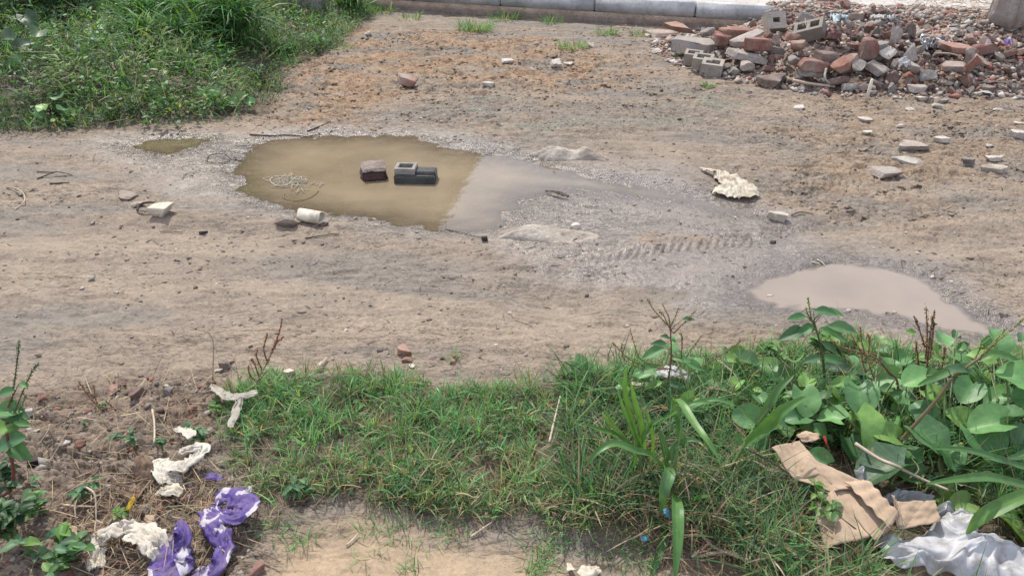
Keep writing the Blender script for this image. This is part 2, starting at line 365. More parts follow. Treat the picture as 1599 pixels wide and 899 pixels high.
def mat_mineral(name, dark, light, dust=None, dustamt=.4, scale=9, bump=.9, rough=.9, spot=None, hue=.15):
    w = N(name); O = w.obj(); rnd = w.rand()
    ofs = w.n('ShaderNodeVectorMath', operation='ADD'); w.l(O, ofs.inputs[0])
    cb = w.n('ShaderNodeCombineXYZ'); w.l(w.math('MULTIPLY', rnd, 37.0), cb.inputs[0]); w.l(w.math('MULTIPLY', rnd, 11.0), cb.inputs[1]); w.l(cb.outputs[0], ofs.inputs[1]); V = ofs.outputs[0]
    n1 = w.noise(scale, 6, .65, V); n2 = w.noise(scale * 6, 5, .7, V)
    c = w.mix(w.ramp(n1, [(.3, (0,) * 3), (.7, (1,) * 3)]), dark, light)
    c = w.mix(.75, c, w.ramp(n2, [(.25, (.5,) * 3), (.5, (1,) * 3), (.75, (1.35,) * 3)]), 'MULTIPLY')
    if spot is not None: c = w.mix(w.ramp(w.noise(scale * .7, 3, .5, V), [(.52, (0,) * 3), (.58, (1,) * 3)]), c, spot)
    if dust is not None: c = w.mix(w.math('MULTIPLY', w.ramp(w.noise(scale * .55, 5, .7, V), [(.42, (0,) * 3), (.62, (1,) * 3)]), dustamt), c, dust)
    hv = w.n('ShaderNodeHueSaturation'); w.l(c, hv.inputs['Color'])
    w.l(w.math('ADD', w.math('MULTIPLY', rnd, hue * 2.4), 1 - hue * 1.2), hv.inputs['Value'])
    w.l(hv.outputs[0], w.b.inputs['Base Color']); w.b.inputs['Roughness'].default_value = rough
    w.l(w.bump(w.math('ADD', n1, n2), bump, .012), w.b.inputs['Normal']); return w.m

def mat_veg(name, rough=.5, trans=.35, vein=0, spec=.4, bumpy=0.0):
    w = N(name); c = w.attr('Col')
    if vein:
        u = w.n('ShaderNodeSeparateColor'); w.l(w.attr('UVc'), u.inputs[0])
        au = w.math('ABSOLUTE', w.math('SUBTRACT', u.outputs[0], .5))
        mid = w.ramp(au, [(.0, (1,) * 3), (.04 if vein == 1 else .1, (0,) * 3)])
        if vein == 1:
            s = w.math('FRACT', w.math('MULTIPLY', w.math('SUBTRACT', u.outputs[1], w.math('MULTIPLY', au, .7)), 6.0))
            lat = w.ramp(s, [(.0, (.8,) * 3), (.1, (0,) * 3), (.9, (0,) * 3), (1, (.8,) * 3)])
            mid = w.mix(1.0, mid, lat, 'LIGHTEN')
        c = w.mix(w.math('MULTIPLY', mid, .35), c, w.mix(.5, c, (.30, .42, .25)))
    blot = w.noise(45, 4, .6, w.pos())
    c = w.mix(.6, c, w.ramp(blot, [(.3, (.7, .7, .7)), (.7, (1.25, 1.22, 1.1))]), 'MULTIPLY')
    if vein == 1: c = w.mix(w.math('MULTIPLY', w.ramp(w.noise(28, 3, .55, w.pos()), [(.66, (0,) * 3), (.72, (1,) * 3)]), .7), c, (.27, .20, .10)); c = w.mix(.35, c, w.ramp(w.noise(9, 3, .5, w.pos()), [(.35, (.7, .85, .7)), (.65, (1.35, 1.2, .9))]), 'MULTIPLY')
    w.l(c, w.b.inputs['Base Color']); w.b.inputs['Roughness'].default_value = rough; w.b.inputs['Specular IOR Level'].default_value = spec
    if bumpy: w.l(w.bump(blot, bumpy, .006), w.b.inputs['Normal'])
    if trans:
        t = w.n('ShaderNodeBsdfTranslucent'); w.l(w.mix(1.0, c, (1.35, 1.3, .5), 'MULTIPLY'), t.inputs[0])
        m = w.n('ShaderNodeMixShader'); m.inputs[0].default_value = trans
        w.l(w.b.outputs[0], m.inputs[1]); w.l(t.outputs[0], m.inputs[2]); w.l(m.outputs[0], w.out.inputs['Surface'])
    return w.m

def mat_sheet(name, c1, c2, rough=.6, trans=.2, scale=12, spec=.4, print_=None):
    w = N(name); O = w.obj(); n1 = w.noise(scale, 5, .65, O)
    c = w.mix(w.ramp(n1, [(.35, (0,) * 3), (.7, (1,) * 3)]), c1, c2)
    if print_:
        wv = w.noise(9, 2, .4, O, 1.2)
        c = w.mix(w.ramp(wv, [(.52, (0,) * 3), (.54, (1,) * 3), (.60, (1,) * 3), (.62, (0,) * 3)]), c, print_)
    c = w.mix(w.math('MULTIPLY', w.ramp(w.noise(scale * 1.7, 6, .7, O), [(.5, (0,) * 3), (.68, (1,) * 3)]), .6), c, (.20, .155, .11))
    w.l(c, w.b.inputs['Base Color']); w.b.inputs['Roughness'].default_value = rough; w.b.inputs['Specular IOR Level'].default_value = spec
    w.l(w.bump(w.noise(scale * 7, 4, .6, O), .35, .004), w.b.inputs['Normal'])
    if trans:
        t = w.n('ShaderNodeBsdfTranslucent'); w.l(c, t.inputs[0]); m = w.n('ShaderNodeMixShader'); m.inputs[0].default_value = trans
        w.l(w.b.outputs[0], m.inputs[1]); w.l(t.outputs[0], m.inputs[2]); w.l(m.outputs[0], w.out.inputs['Surface'])
    return w.m

DUST = (.36, .30, .24)
M = dict(
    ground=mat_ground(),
    water=mat_water('puddle_water', (.31, .245, .155), (.86, .80, .70)), water2=mat_water('muddy_water', (.27, .215, .155), (.8, .76, .7), 260.0),
    brick=mat_mineral('red_brick', (.16, .06, .045), (.27, .115, .085), (.33, .27, .22), .75),
    brick2=mat_mineral('orange_brick', (.24, .105, .07), (.34, .18, .125), (.35, .28, .22), .7),
    brickdark=mat_mineral('dark_brick', (.09, .045, .042), (.18, .10, .085), DUST, .5),
    mortar=mat_mineral('mortared_brick', (.30, .26, .22), (.42, .37, .32), (.34, .13, .08), .7),
    conc=mat_mineral('grey_concrete', (.17, .16, .145), (.31, .29, .265), (.34, .27, .21), .7),
    conc2=mat_mineral('pale_concrete', (.27, .24, .205), (.43, .39, .34), (.27, .20, .155), .6),
    brown=mat_mineral('brown_rock', (.13, .09, .07), (.26, .2, .16), DUST, .5),
    stone=mat_mineral('pale_stone', (.44, .39, .31), (.60, .55, .46), (.30, .24, .18), .5),
    pale=mat_mineral('cream_stone', (.52, .45, .35), (.68, .62, .50), (.34, .26, .18), .45),
    boulder=mat_mineral('buried_rock', (.36, .32, .26), (.52, .47, .39), (.24, .19, .145), .85, 7, 1.0),
    tile=mat_mineral('tile_shard', (.45, .40, .34), (.62, .57, .49), (.3, .24, .18), .3, 14),
    wetbrick=mat_mineral('wet_brick', (.035, .014, .012), (.075, .03, .024), None, 0, 14, rough=.6), crust=mat_mineral('sandy_crust', (.20, .155, .13), (.36, .30, .26), (.14, .09, .07), .6, 22),
    dark=mat_mineral('charred_clod', (.02, .018, .016), (.06, .05, .04)),
    block=mat_mineral('cement_block', (.22, .205, .175), (.33, .31, .27), (.36, .29, .22), .6, 14),
    wetblock=mat_mineral('wet_block', (.028, .028, .026), (.06, .06, .055), None, 0, 14, rough=.5),
    blade=mat_veg('grass_blade', .55, .35), broad=mat_veg('broad_blade', .42, .35, 2), leaf=mat_veg('heart_leaf', .48, .28, 1, .5, .3),
    small=mat_veg('small_leaf', .5, .35), stem=mat_veg('plant_stem', .6, .0), straw=mat_veg('dry_straw', .8, .1, 0, .2),
)

# ------------------------------------------------------------------ the ground: one sheet to the horizon
def make_ground():
    yy = np.exp(np.linspace(math.log(.8), math.log(11.0), 820))
    yy = np.concatenate([[-80, -30, -10, -3, -1, 0, .4, .65], yy, [11.4, 12.5, 15, 20, 30, 50, 90, 170, 400]])
    un = np.linspace(-1.06, 1.06, 1000); ex = np.array([1.1, 1.25, 1.6, 2.5, 5, 12, 40, 90])
    uu = np.concatenate([-ex[::-1], un, ex])
    hw = .70 * np.maximum(yy, .5) + .62
    X = (hw[:, None] * uu[None, :]).astype(np.float32); Y = np.broadcast_to(yy[:, None], X.shape).astype(np.float32)
    inn = (Y > .5) & (Y < 12) & (np.abs(X) < 9.5)
    Z = np.zeros_like(X); C = np.zeros(X.shape + (3,), np.float32); A = np.zeros(X.shape + (3,), np.float32)
    C[:] = (.26, .21, .16); A[..., 0] = .85
    x = X[inn]; y = Y[inn]; z, m = ground(x, y, True); Z[inn] = z
    def c3(*v): return np.array(v, np.float32)[None, :]
    def mixc(c, d, f): return c + (d - c) * f[:, None]
    big = fbm(x * .7 + 3, m['q'] * 2.6, 4); fine = fbm(x * 4, m['q'] * 14, 4, .6); mid = fbm(x * 2.2, y * 3.5, 4, .6)
    c = np.broadcast_to(c3(.235, .196, .158), (len(x), 3)).copy()
    c = mixc(c, c3(.27, .22, .172), ss(-.1, .5, big)); c = mixc(c, c3(.185, .165, .143), ss(.0, .5, -big + .2 * fine))
    c = mixc(c, c3(.225, .195, .165), m['G1'] * .8 * ss(-.3, .3, mid)); c = mixc(c, c3(.19, .20, .165), m['G1'] * .6 * ss(.05, .45, big + mid))
    c = mixc(c, c3(.30, .215, .14), m['S1'] * ss(-.4, .2, mid) * .85); c = mixc(c, c3(.33, .20, .115), m['S1'] * ss(.1, .5, fine + mid) * .5)
    c = mixc(c, c3(.27, .205, .145), m['S2'] * ss(-.3, .2, mid) * .8); c = mixc(c, c3(.22, .195, .165), m['S2'] * ss(.1, .5, -mid) * .7)
    # darker low spots between the clods of the rough soil
    c = c * (1 - .45 * (m['rough'] * ss(.25, .55, -m['cl'] + .3 * fine)))[:, None]
    c = c * (1 - .16 * (ss(.38, .45, m['sc']) * (.4 + m['rough'])).clip(0, 1))[:, None]
    c = c * (1 - .10 * ss(0, .6, fine))[:, None]
    c = mixc(c, c3(.27, .228, .185), m['rm'] * .75 * ss(-.5, .3, fine + big))
    # wet, gritty margins of the puddles
    W = m['W'] * ss(-.55, -.05, fbm(x * 1.6 + 8, y * 2.8, 4) + .9 * ss(-.5, 0, m['sP']) - .1)
    c = mixc(c, c3(.185, .166, .152), W * .8)
    ring = ss(-.16, -.02, m['sP']) * ss(.06, .0, m['sP'])
    c = c * (1 - .18 * ring)[:, None]
    und = ss(-.01, .03, m['sP']); c = mixc(c, c3(.21, .16, .105), und)
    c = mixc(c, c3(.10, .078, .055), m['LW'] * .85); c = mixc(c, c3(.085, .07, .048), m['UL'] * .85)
    c = mixc(c, c3(.19, .15, .115), m['LT'] * (.5 + .4 * ss(-.3, .3, mid))); c = mixc(c, c3(.23, .175, .14), m['PL'] * .8)
    c = mixc(c, c3(.34, .26, .175), m['DR'] * .9); c = mixc(c, c3(.24, .185, .135), m['DR'] * .8 * ss(.0, .4, mid))
    C[inn] = np.clip(c * np.array([[.90, .865, .81]], np.float32), .01, .8)
    ro = .9 - .58 * W - .25 * ring - .12 * ss(.1, .5, -big) ; ro = ro - .3 * und
    gr = np.clip(W * (.75 + .5 * fine) + .15 * m['rough'] + .25 * ring, .06, 1) * (1 - und)
    A[inn, 0] = np.clip(ro, .25, .95); A[inn, 1] = gr
    A[inn, 2] = np.clip((.5 + .6 * m['S1'] + .6 * m['G1'] + .45 * m['S2'] + .4 * m['LT'] + .5 * ss(-.4, 0, m['q'] * 0 + fbm(x * .9 + 5, y * 1.5, 3) - .1)) * (1 - .55 * W) * (1 - .7 * m['rm']) * (1 - m['DR']) * (1 - und), 0, 1)
    V = np.stack([X, Y, Z], -1).reshape(-1, 3)
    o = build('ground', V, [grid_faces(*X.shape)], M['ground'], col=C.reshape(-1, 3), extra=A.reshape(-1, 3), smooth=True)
    tag(o, 'bare tan and grey mud track with tyre marks', kind='structure')
make_ground()

def poly_sheet(name, poly, z, mat, grow=1.0, kind='structure', label=None, thick=.0):
    c = poly.mean(0)
    import mathutils
    V = [(p[0], p[1], z) for p in poly]
    tris = mathutils.geometry.tessellate_polygon([[Vector(v) for v in V]])
    F = []
    for t in tris:
        a, b, d = [np.array(V[i]) for i in t]
        F.append(t if np.cross(b - a, d - a)[2] > 0 else t[::-1])
    o = build(name, V, [np.array(F)], mat); tag(o, label, kind=kind); return o
def grown(poly, d):                        # push an outline outwards
    n = len(poly); area = sum(poly[i][0] * poly[(i + 1) % n][1] - poly[(i + 1) % n][0] * poly[i][1] for i in range(n)); sg = 1 if area > 0 else -1
    out = []
    for i in range(n):
        t = poly[(i + 1) % n] - poly[i - 1]; nn = np.array([t[1], -t[0]]) * sg; nn /= np.linalg.norm(nn) + 1e-9; out.append(poly[i] + nn * d)
    return np.array(out)
def water(poly, grow, z, mat, label, st=.018):
    P = grown(poly, grow); lo = P.min(0) - st; hi = P.max(0) + st; xs = np.arange(lo[0], hi[0], st); ys = np.arange(lo[1], hi[1], st); X, Y = np.meshgrid(xs, ys)
    ins = sdf(P, X.ravel(), Y.ravel(), .3) > 0; ins = ins & ((z - H(X, Y).ravel()) > -.006); F = grid_faces(len(ys), len(xs)); F = F[ins[F].any(1)]; use = np.unique(F); mp = np.zeros(X.size, int); mp[use] = np.arange(len(use))
    V = np.column_stack([X.ravel(), Y.ravel(), np.full(X.size, z)])[use]; d = np.clip(z - H(V[:, 0], V[:, 1]), 0, .08)
    o = build('water', V, [mp[F]], M[mat], extra=np.column_stack([d, d, d])); tag(o, label, kind='structure')
water(PUD_A, .07, -.012, 'water', 'large brown puddle with broken bricks standing in it')
water(PUD_B, .06, -.0125, 'water2', 'milky brown puddle on the right of the track')
water(PUD_C, .03, -.0122, 'water', 'small shallow puddle below the left weeds')
water(PUD_D, .04, -.0127, 'water2', 'thin film of water at the near edge of the grass')

# ------------------------------------------------------------------ kerb, pavement, blocks, walls
def frame_box(name, c, u, v, L, W, Hh, mat, parent=None, origin=None, bevel=.0, seg=(1, 1), jit=0.0, taper=0.0, label=None):
    """box: centre of the base c, long axis u, across v; edges softened"""
    me = bmesh_box(L, W, Hh, bevel, taper, jit); V = np.array([(c[0] + u[0] * a + v[0] * b, c[1] + u[1] * a + v[1] * b, c[2] + h) for a, b, h in me[0]])
    return build(name, V, me[1], mat, parent, origin)
import bmesh
def bmesh_box(L, W, Hh, bevel, taper=0.0, jit=0.0, cuts=0):
    bm = bmesh.new(); bmesh.ops.create_cube(bm, size=1)
    for v in bm.verts:
        k = 1 - taper * (v.co.z + .5); v.co = Vector((v.co.x * L * k, v.co.y * W * k, (v.co.z + .5) * Hh))
    if bevel: bmesh.ops.bevel(bm, geom=bm.edges[:], offset=bevel, segments=2, affect='EDGES')
    if cuts: bmesh.ops.subdivide_edges(bm, edges=bm.edges[:], cuts=cuts, use_grid_fill=True)
    if jit:
        for v in bm.verts: v.co += Vector((R.gauss(0, jit), R.gauss(0, jit), R.gauss(0, jit)))
    bm.verts.index_update(); V = [tuple(v.co) for v in bm.verts]; F = {}
    for f in bm.faces: F.setdefault(len(f.verts), []).append([v.index for v in f.verts])
    bm.free(); return V, [np.array(f) for f in F.values()]

def mat_kerb():
    w = N('kerb_concrete'); P = w.pos(); n1 = w.noise(3, 6, .65, P); n2 = w.noise(30, 5, .7, P)
    c = w.mix(w.ramp(n1, [(.35, (0,) * 3), (.68, (1,) * 3)]), (.30, .305, .30), (.52, .525, .52))
    c = w.mix(.8, c, w.ramp(n2, [(.28, (.55,) * 3), (.45, (1,) * 3), (.75, (1.2,) * 3)]), 'MULTIPLY')
    w.l(c, w.b.inputs['Base Color']); w.b.inputs['Roughness'].default_value = .9; w.l(w.bump(n2, .4, .01), w.b.inputs['Normal']); return w.m
def mat_pave():
    w = N('paving_blocks'); P = w.pos(); mp = w.n('ShaderNodeMapping'); mp.inputs['Rotation'].default_value = (0, 0, -math.atan2(KD[1], KD[0])); w.l(P, mp.inputs[0])
    br = w.n('ShaderNodeTexBrick'); w.l(mp.outputs[0], br.inputs['Vector']); br.inputs['Scale'].default_value = 1
    br.inputs['Brick Width'].default_value = .22; br.inputs['Row Height'].default_value = .115; br.inputs['Mortar Size'].default_value = .005
    br.inputs['Color1'].default_value = (.40, .375, .34, 1); br.inputs['Color2'].default_value = (.48, .455, .42, 1); br.inputs['Mortar'].default_value = (.27, .25, .22, 1)
    n = w.noise(3.5, 6, .7, P); n2 = w.noise(40, 4, .7, P)
    c = w.mix(w.ramp(n, [(.45, (0,) * 3), (.72, (.8,) * 3)]), br.outputs[0], (.36, .30, .235))
    c = w.mix(.6, c, w.ramp(n2, [(.3, (.75,) * 3), (.7, (1.15,) * 3)]), 'MULTIPLY')
    w.l(c, w.b.inputs['Base Color']); w.b.inputs['Roughness'].default_value = .9
    w.l(w.bump(w.math('SUBTRACT', n2, w.math('MULTIPLY', br.outputs['Fac'], 1.0)), .5, .006), w.b.inputs['Normal']); return w.m
M['kerb'] = mat_kerb(); M['pave'] = mat_pave()
# footing and kerb stones, run from far left to far right
def along(t, off=0, z=0): p = K0 + KD * t + KN * off; return np.array([p[0], p[1], z])
ft = frame_box('footing', along(4, .17, -.1), KD, KN, 26, .24, .20, M['brown']); ft['kind'] = 'structure'; ft['label'] = 'rough earth-stained footing under the grey kerb'
t = -8.6; k = 0
while t < 14:
    L = 1.02; o = frame_box('kerb', along(t + L / 2, .12, .102), KD, KN, L - .012, .16, .14 + R.uniform(-.004, .004), M['kerb'], bevel=.012)
    o['kind'] = 'structure'; o['label'] = 'grey concrete kerb stone along the paved footway'; t += L; k += 1
pc = along(3, 0, .2); a0 = along(-40, .2, .215); a1 = along(60, .2, .215); a2 = along(60, 90, .215); a3 = along(-40, 90, .215)
def grid_quad(a, b, c, d, n, m):
    u = np.linspace(0, 1, n)[None, :, None]; v = np.linspace(0, 1, m)[:, None, None]
    return ((a * (1 - u) + b * u) * (1 - v) + (d * (1 - u) + c * u) * v).reshape(-1, 3), [grid_faces(m, n)]
V, F = grid_quad(a0, a1, a2, a3, 60, 60); o = build('pavement', V, F, M['pave']); tag(o, 'pale block-paved footway behind the kerb', kind='structure')

X2 = np.array([1., 0]); Y2 = np.array([0, 1.])
def hero(name, label, cat, mesh, mat, loc, rot=(0, 0, 0), group=None, scale=1.0):
    V, F = mesh; V = np.asarray(V, float) * scale
    o = build(name, V, F, mat); o.location = loc; o.rotation_euler = rot; tag(o, label, cat, group); return o
def rock_from_box(L, W, Hh, jit=.006, cuts=3, bev=.02, clip=(), taper=0, seed=0):
    V, F = bmesh_box(L, W, Hh, bev, taper, 0, cuts); V = np.array(V)
    for n, d in clip:
        n = np.array(n, float); n /= np.linalg.norm(n); s = V @ n - d; V = V - np.clip(s, 0, None)[:, None] * n
    V = V + jit * np.stack([fbm(V[:, 1] * 30 + seed, V[:, 2] * 30, 3), fbm(V[:, 0] * 30 + seed, V[:, 2] * 30 + 9, 3), fbm(V[:, 0] * 30, V[:, 1] * 30 + seed, 3)], 1)
    return V, F
# two weathered marker blocks on the footway
p = U(1575, 44, 6.95); hero('marker_block', 'tall weathered grey stone block standing on the footway beyond the rubble', 'stone block',
     rock_from_box(.36, .30, .42, .008, 3, .03, [((1, 0, .5), .27)], .18), M['conc2'], (p[0], 6.95, .214), (0, 0, .5))
p = U(1272, 8, 8.4); hero('marker_block', 'low grey concrete block lying on the footway, cut by the top edge', 'stone block',
     rock_from_box(.42, .3, .3, .008, 3, .03, [((-1, 0, .3), .24)]), M['conc'], (p[0], 8.4, .214), (0, 0, -.15))
o = frame_box('culvert_block', (-2.24, 8.3, -.05), X2, Y2, .56, .45, .60, M['conc'], bevel=.02); tag(o, 'squat grey concrete block half hidden in tall grass', 'concrete block')
o = frame_box('low_wall', (-3.1, 8.7, -.05), np.array([.995, .1]), np.array([-.1, .995]), 1.5, .35, .75, M['boulder'], bevel=.02); tag(o, 'low brown earth-stained wall end behind the tall grass', 'low wall')

# the house that the brown half of the puddle mirrors (stands beyond the top of the picture)
def house():
    d = np.array([math.sin(math.radians(9.5)), math.cos(math.radians(9.5))]); n = np.array([-d[1], d[0]]); c0 = np.array([-1.98, 13.5])
    L, Wd, Hh = 6.6, 13.0, 5.3
    e = empty('house', (*(c0 + n * Wd / 2), 0)); tag(e, 'two storey cement rendered house beyond the footway', 'house')
    wm = N('cement_render'); nn = wm.noise(1.2, 6, .6, wm.pos()); wm.l(wm.ramp(nn, [(.3, (.16, .14, .11)), (.7, (.27, .24, .19))]), wm.b.inputs['Base Color']); wm.b.inputs['Roughness'].default_value = .95
    gm = N('window_glass'); gm.b.inputs['Base Color'].default_value = (.03, .035, .04, 1); gm.b.inputs['Roughness'].default_value = .1
    cc = c0 + n * Wd / 2 + d * L / 2; org = e.location
    build('wall', *[(np.array([(cc[0] + n[0] * a + d[0] * b, cc[1] + n[1] * a + d[1] * b, h + .2) for a, b, h in V]), F) for V, F in [bmesh_box(Wd, L, Hh, 0)]][0], wm.m, e, org)
    V, F = bmesh_box(Wd + .3, L + .3, .15, 0); build('roof', np.array([(cc[0] + n[0] * a + d[0] * b, cc[1] + n[1] * a + d[1] * b, h + Hh + .2) for a, b, h in V]), F, M['conc'], e, org)
    for fl in range(2):
        for k in range(4):
            q = c0 + n * (1.8 + k * 3.1)
            for (nm, w_, h_, o_, mt) in (('window', 1.3, 1.3, -.03, M['conc']), ('pane', 1.1, 1.1, -.06, gm.m)):
                V, F = bmesh_box(w_, .06, h_, 0)
                ob = build(nm, np.array([(q[0] + n[0] * a + d[0] * (b + o_), q[1] + n[1] * a + d[1] * (b + o_), h + .9 + fl * 2.6 - h_ / 2 + .65) for a, b, h in V]), F, mt, e, org)
                if nm == 'window': win = ob
                else:
                    ob.parent = win; 
house()

# ------------------------------------------------------------------ broken masonry
def cube_grid(n=5):
    idx = {}; V = []; F = []
    def vid(p):
        k = tuple(np.round(p, 4))
        if k not in idx: idx[k] = len(V); V.append(p)
        return idx[k]
    for ax in range(3):
        for sg in (-1, 1):
            for i in range(n):
                for j in range(n):
                    q = []
                    for a, b in ((0, 0), (1, 0), (1, 1), (0, 1)):
                        p = [0, 0, 0]; p[ax] = sg * .5; p[(ax + 1) % 3] = (i + a) / n - .5; p[(ax + 2) % 3] = (j + b) / n - .5; q.append(vid(tuple(p)))
                    F.append(q if sg > 0 else q[::-1])
    return np.array(V), np.array(F)
CG = cube_grid(6)
def chunk(kind, dims, seed):
    r = np.random.default_rng(seed); V = CG[0].copy()
    if kind == 'rock':
        nrm = V / np.linalg.norm(V, axis=1)[:, None]; V = nrm * .5 * .55 + V * .45
        planes = [(r.normal(size=3), r.uniform(.20, .40)) for _ in range(14)]
    elif kind == 'slab':
        planes = []
        ns_ = int(r.integers(4, 6))
        for k in range(ns_):
            a = k / ns_ * 2 * math.pi + r.uniform(-.45, .45); planes.append((np.array([math.cos(a), math.sin(a), r.uniform(-.25, .25)]), r.uniform(.24, .46)))
        planes += [(np.array([r.normal() * .12, r.normal() * .12, 1]), .44)]
    else:                                   # brick with broken end
        planes = [(np.array([1, r.uniform(-.5, .5), r.uniform(-.35, .35)]), r.uniform(.2, .42)), (np.array([-1, r.uniform(-.4, .4), r.uniform(-.3, .3)]), r.uniform(.34, .5))]
        planes += [(r.normal(size=3), r.uniform(.46, .62)) for _ in range(6)]
    for n, d in planes:
        n = n / np.linalg.norm(n); s = V @ n - d; V = V - np.clip(s, 0, None)[:, None] * n
    V = V * np.array(dims); a = .05 * min(dims) * (1.6 if kind == 'rock' else 1); q = 1.0 / min(dims)
    V = V + a * np.stack([fbm(V[:, 1] * q + seed, V[:, 2] * q, 2), fbm(V[:, 0] * q + seed, V[:, 2] * q + 9, 2), fbm(V[:, 0] * q, V[:, 1] * q + seed, 2)], 1)
    return V, [CG[1]]
TAKEN = []
def piece(px, py, wpx, kind, mat, label, cat, name, ratio=(1, .6, .4), rz=0, tilt=(0, 0), lift=.45, group=None, seed=None, sub=0):
    """a stone set on the ground where the photo shows it; wpx is its width in the photograph"""
    g = spot(px, py, .0); D = dist(g); w = wpx * D / FPX; dims = np.array(ratio) * w / ratio[0]
    g = spot(px, py, dims[2] * lift * .8)
    V, F = chunk(kind, dims, seed if seed is not None else int(px * 7 + py * 13))
    zb = -V[:, 2].min(); o = build(name, V, F, M[mat]); o.rotation_euler = (tilt[0], tilt[1], rz)
    Rm = np.array(Euler((tilt[0], tilt[1], rz)).to_matrix()); mz = float((V @ Rm.T)[:, 2].min())
    zz = g[2] - mz - .16 * dims[2] if lift >= .4 else g[2] + dims[2] * lift - sub
    o.location = (g[0], g[1], zz); tag(o, label, cat, group); TAKEN.append((g[0], g[1], w * .45)); return o

def hollow_mesh(L, W, Hh, holes, wall=.022, depth=.07, bev=.003):
    """block with open square cells in its top; solid elsewhere"""
    xs = [-L / 2]; cw = (L - wall * (holes + 1)) / holes
    for k in range(holes): xs += [xs[-1] + wall, xs[-1] + wall + cw]
    xs.append(L / 2); ys = [-W / 2, -W / 2 + wall, W / 2 - wall, W / 2]
    V = []; F = []
    def quad(*p): b = len(V); V.extend(p); F.append([b, b + 1, b + 2, b + 3])
    for i in range(len(xs) - 1):
        for j in range(3):
            hole = (i % 2 == 1) and j == 1; x0, x1, y0, y1 = xs[i], xs[i + 1], ys[j], ys[j + 1]
            if not hole: quad((x0, y0, Hh), (x1, y0, Hh), (x1, y1, Hh), (x0, y1, Hh))
            else:
                z = Hh - depth
                quad((x0, y0, z), (x1, y0, z), (x1, y1, z), (x0, y1, z))
                quad((x0, y0, Hh), (x0, y1, Hh), (x0, y1, z), (x0, y0, z)); quad((x1, y1, Hh), (x1, y0, Hh), (x1, y0, z), (x1, y1, z))
                quad((x1, y0, Hh), (x0, y0, Hh), (x0, y0, z), (x1, y0, z)); quad((x0, y1, Hh), (x1, y1, Hh), (x1, y1, z), (x0, y1, z))
    a, b = L / 2, W / 2
    quad((-a, -b, 0), (a, -b, 0), (a, -b, Hh), (-a, -b, Hh)); quad((a, -b, 0), (a, b, 0), (a, b, Hh), (a, -b, Hh))
    quad((a, b, 0), (-a, b, 0), (-a, b, Hh), (a, b, Hh)); quad((-a, b, 0), (-a, -b, 0), (-a, -b, Hh), (-a, b, Hh)); quad((-a, -b, 0), (-a, b, 0), (a, b, 0), (a, -b, 0))
    V = np.array(V); V = V + .0015 * np.stack([pn(V[:, 1] * 60, V[:, 2] * 60 + 3), pn(V[:, 0] * 60, V[:, 2] * 60), pn(V[:, 0] * 60, V[:, 1] * 60 + 7)], 1)
    return V, [np.array(F)]

# --- in and round the large puddle
def puddle_brick():
    g = spot(582, 290); w = 40 * dist(g) / FPX; e = empty('broken_brick', (g[0], g[1] + .06, -.02)); e.rotation_euler = (0, 0, .22)
    V, F = rock_from_box(w, w * 1.15, .062, .006, 4, .012, [((1, .8, 0), w * .62), ((-1, -.5, .3), w * .62)], .12, 3); build('brick_body', V, F, M['wetbrick'], e)
    V, F = rock_from_box(w * .95, w * 1.08, .014, .006, 4, .005, [((1, .8, 0), w * .60), ((-1, -.5, 0), w * .58)], .1, 9); V = np.array(V); V[:, 2] += .058; build('crust', V, F, M['crust'], e)
    tag(e, 'dark red-brown half brick with pale crusted top standing in the brown puddle', 'brick')
puddle_brick()
def puddle_block():
    g = spot(650, 292); w = 63 * dist(g) / FPX; Lh = w * .5
    org = (g[0], g[1] + .03, -.03); e = empty('hollow_block', org); tag(e, 'dark wet broken hollow block with one square hole, in the brown puddle', 'hollow block')
    V, F = hollow_mesh(Lh, .10, .095, 1, .018, .06); V[:, 0] -= w * .24; build('hollow_end', V, F, M['block'], e)
    V, F = rock_from_box(w * .56, .085, .075, .003, 3, .004, [((1, 0, 1.1), .132)], 0); V = np.array(V); V[:, 0] += w * .22; build('broken_end', V, F, M['wetblock'], e)
    V, F = rock_from_box(w * .98, .03, .062, .002, 3, .004, [((1, 0, 1.4), .135)]); V = np.array(V); V[:, 1] -= .062; build('front_face', V, F, M['wetblock'], e)
    e.rotation_euler = (0, 0, -.05)
puddle_block()
piece(617, 265, 32, 'slab', 'brick2', 'thin pinkish red tile scrap in the puddle behind the dark half brick', 'tile scrap', 'tile_scrap', (1, .6, .14), .4, (.2, .0), .5)
piece(578, 246, 46, 'slab', 'brown', 'flat brown slab barely above the puddle water', 'stone slab', 'flat_stone', (1, .5, .16), -.1, lift=.15)
piece(442, 346, 44, 'rock', 'brown', 'flat dark brown stone left of the cream tube', 'stone', 'stone', (1, .6, .34), .1)
piece(508, 349, 14, 'rock', 'brickdark', 'small dark lump behind the cream tube opening', 'stone', 'stone', (1, .8, .6), 0)
piece(195, 305, 40, 'rock', 'brown', 'flat grey-brown stone above the black strap loop', 'stone', 'stone', (1, .6, .25), -.15)
piece(214, 318, 26, 'rock', 'stone', 'pale stone left of the black strap loop', 'stone', 'stone', (1, .7, .45), .2)
piece(254, 329, 30, 'brick', 'pale', 'cream cut stone chunk right of the black strap loop', 'stone chunk', 'stone', (1, .8, .55), -.15)
piece(635, 129, 36, 'slab', 'brick', 'dark red brick piece lying on orange soil above the puddle', 'brick', 'broken_brick', (1, .6, .3), -.1, (.1, .15))
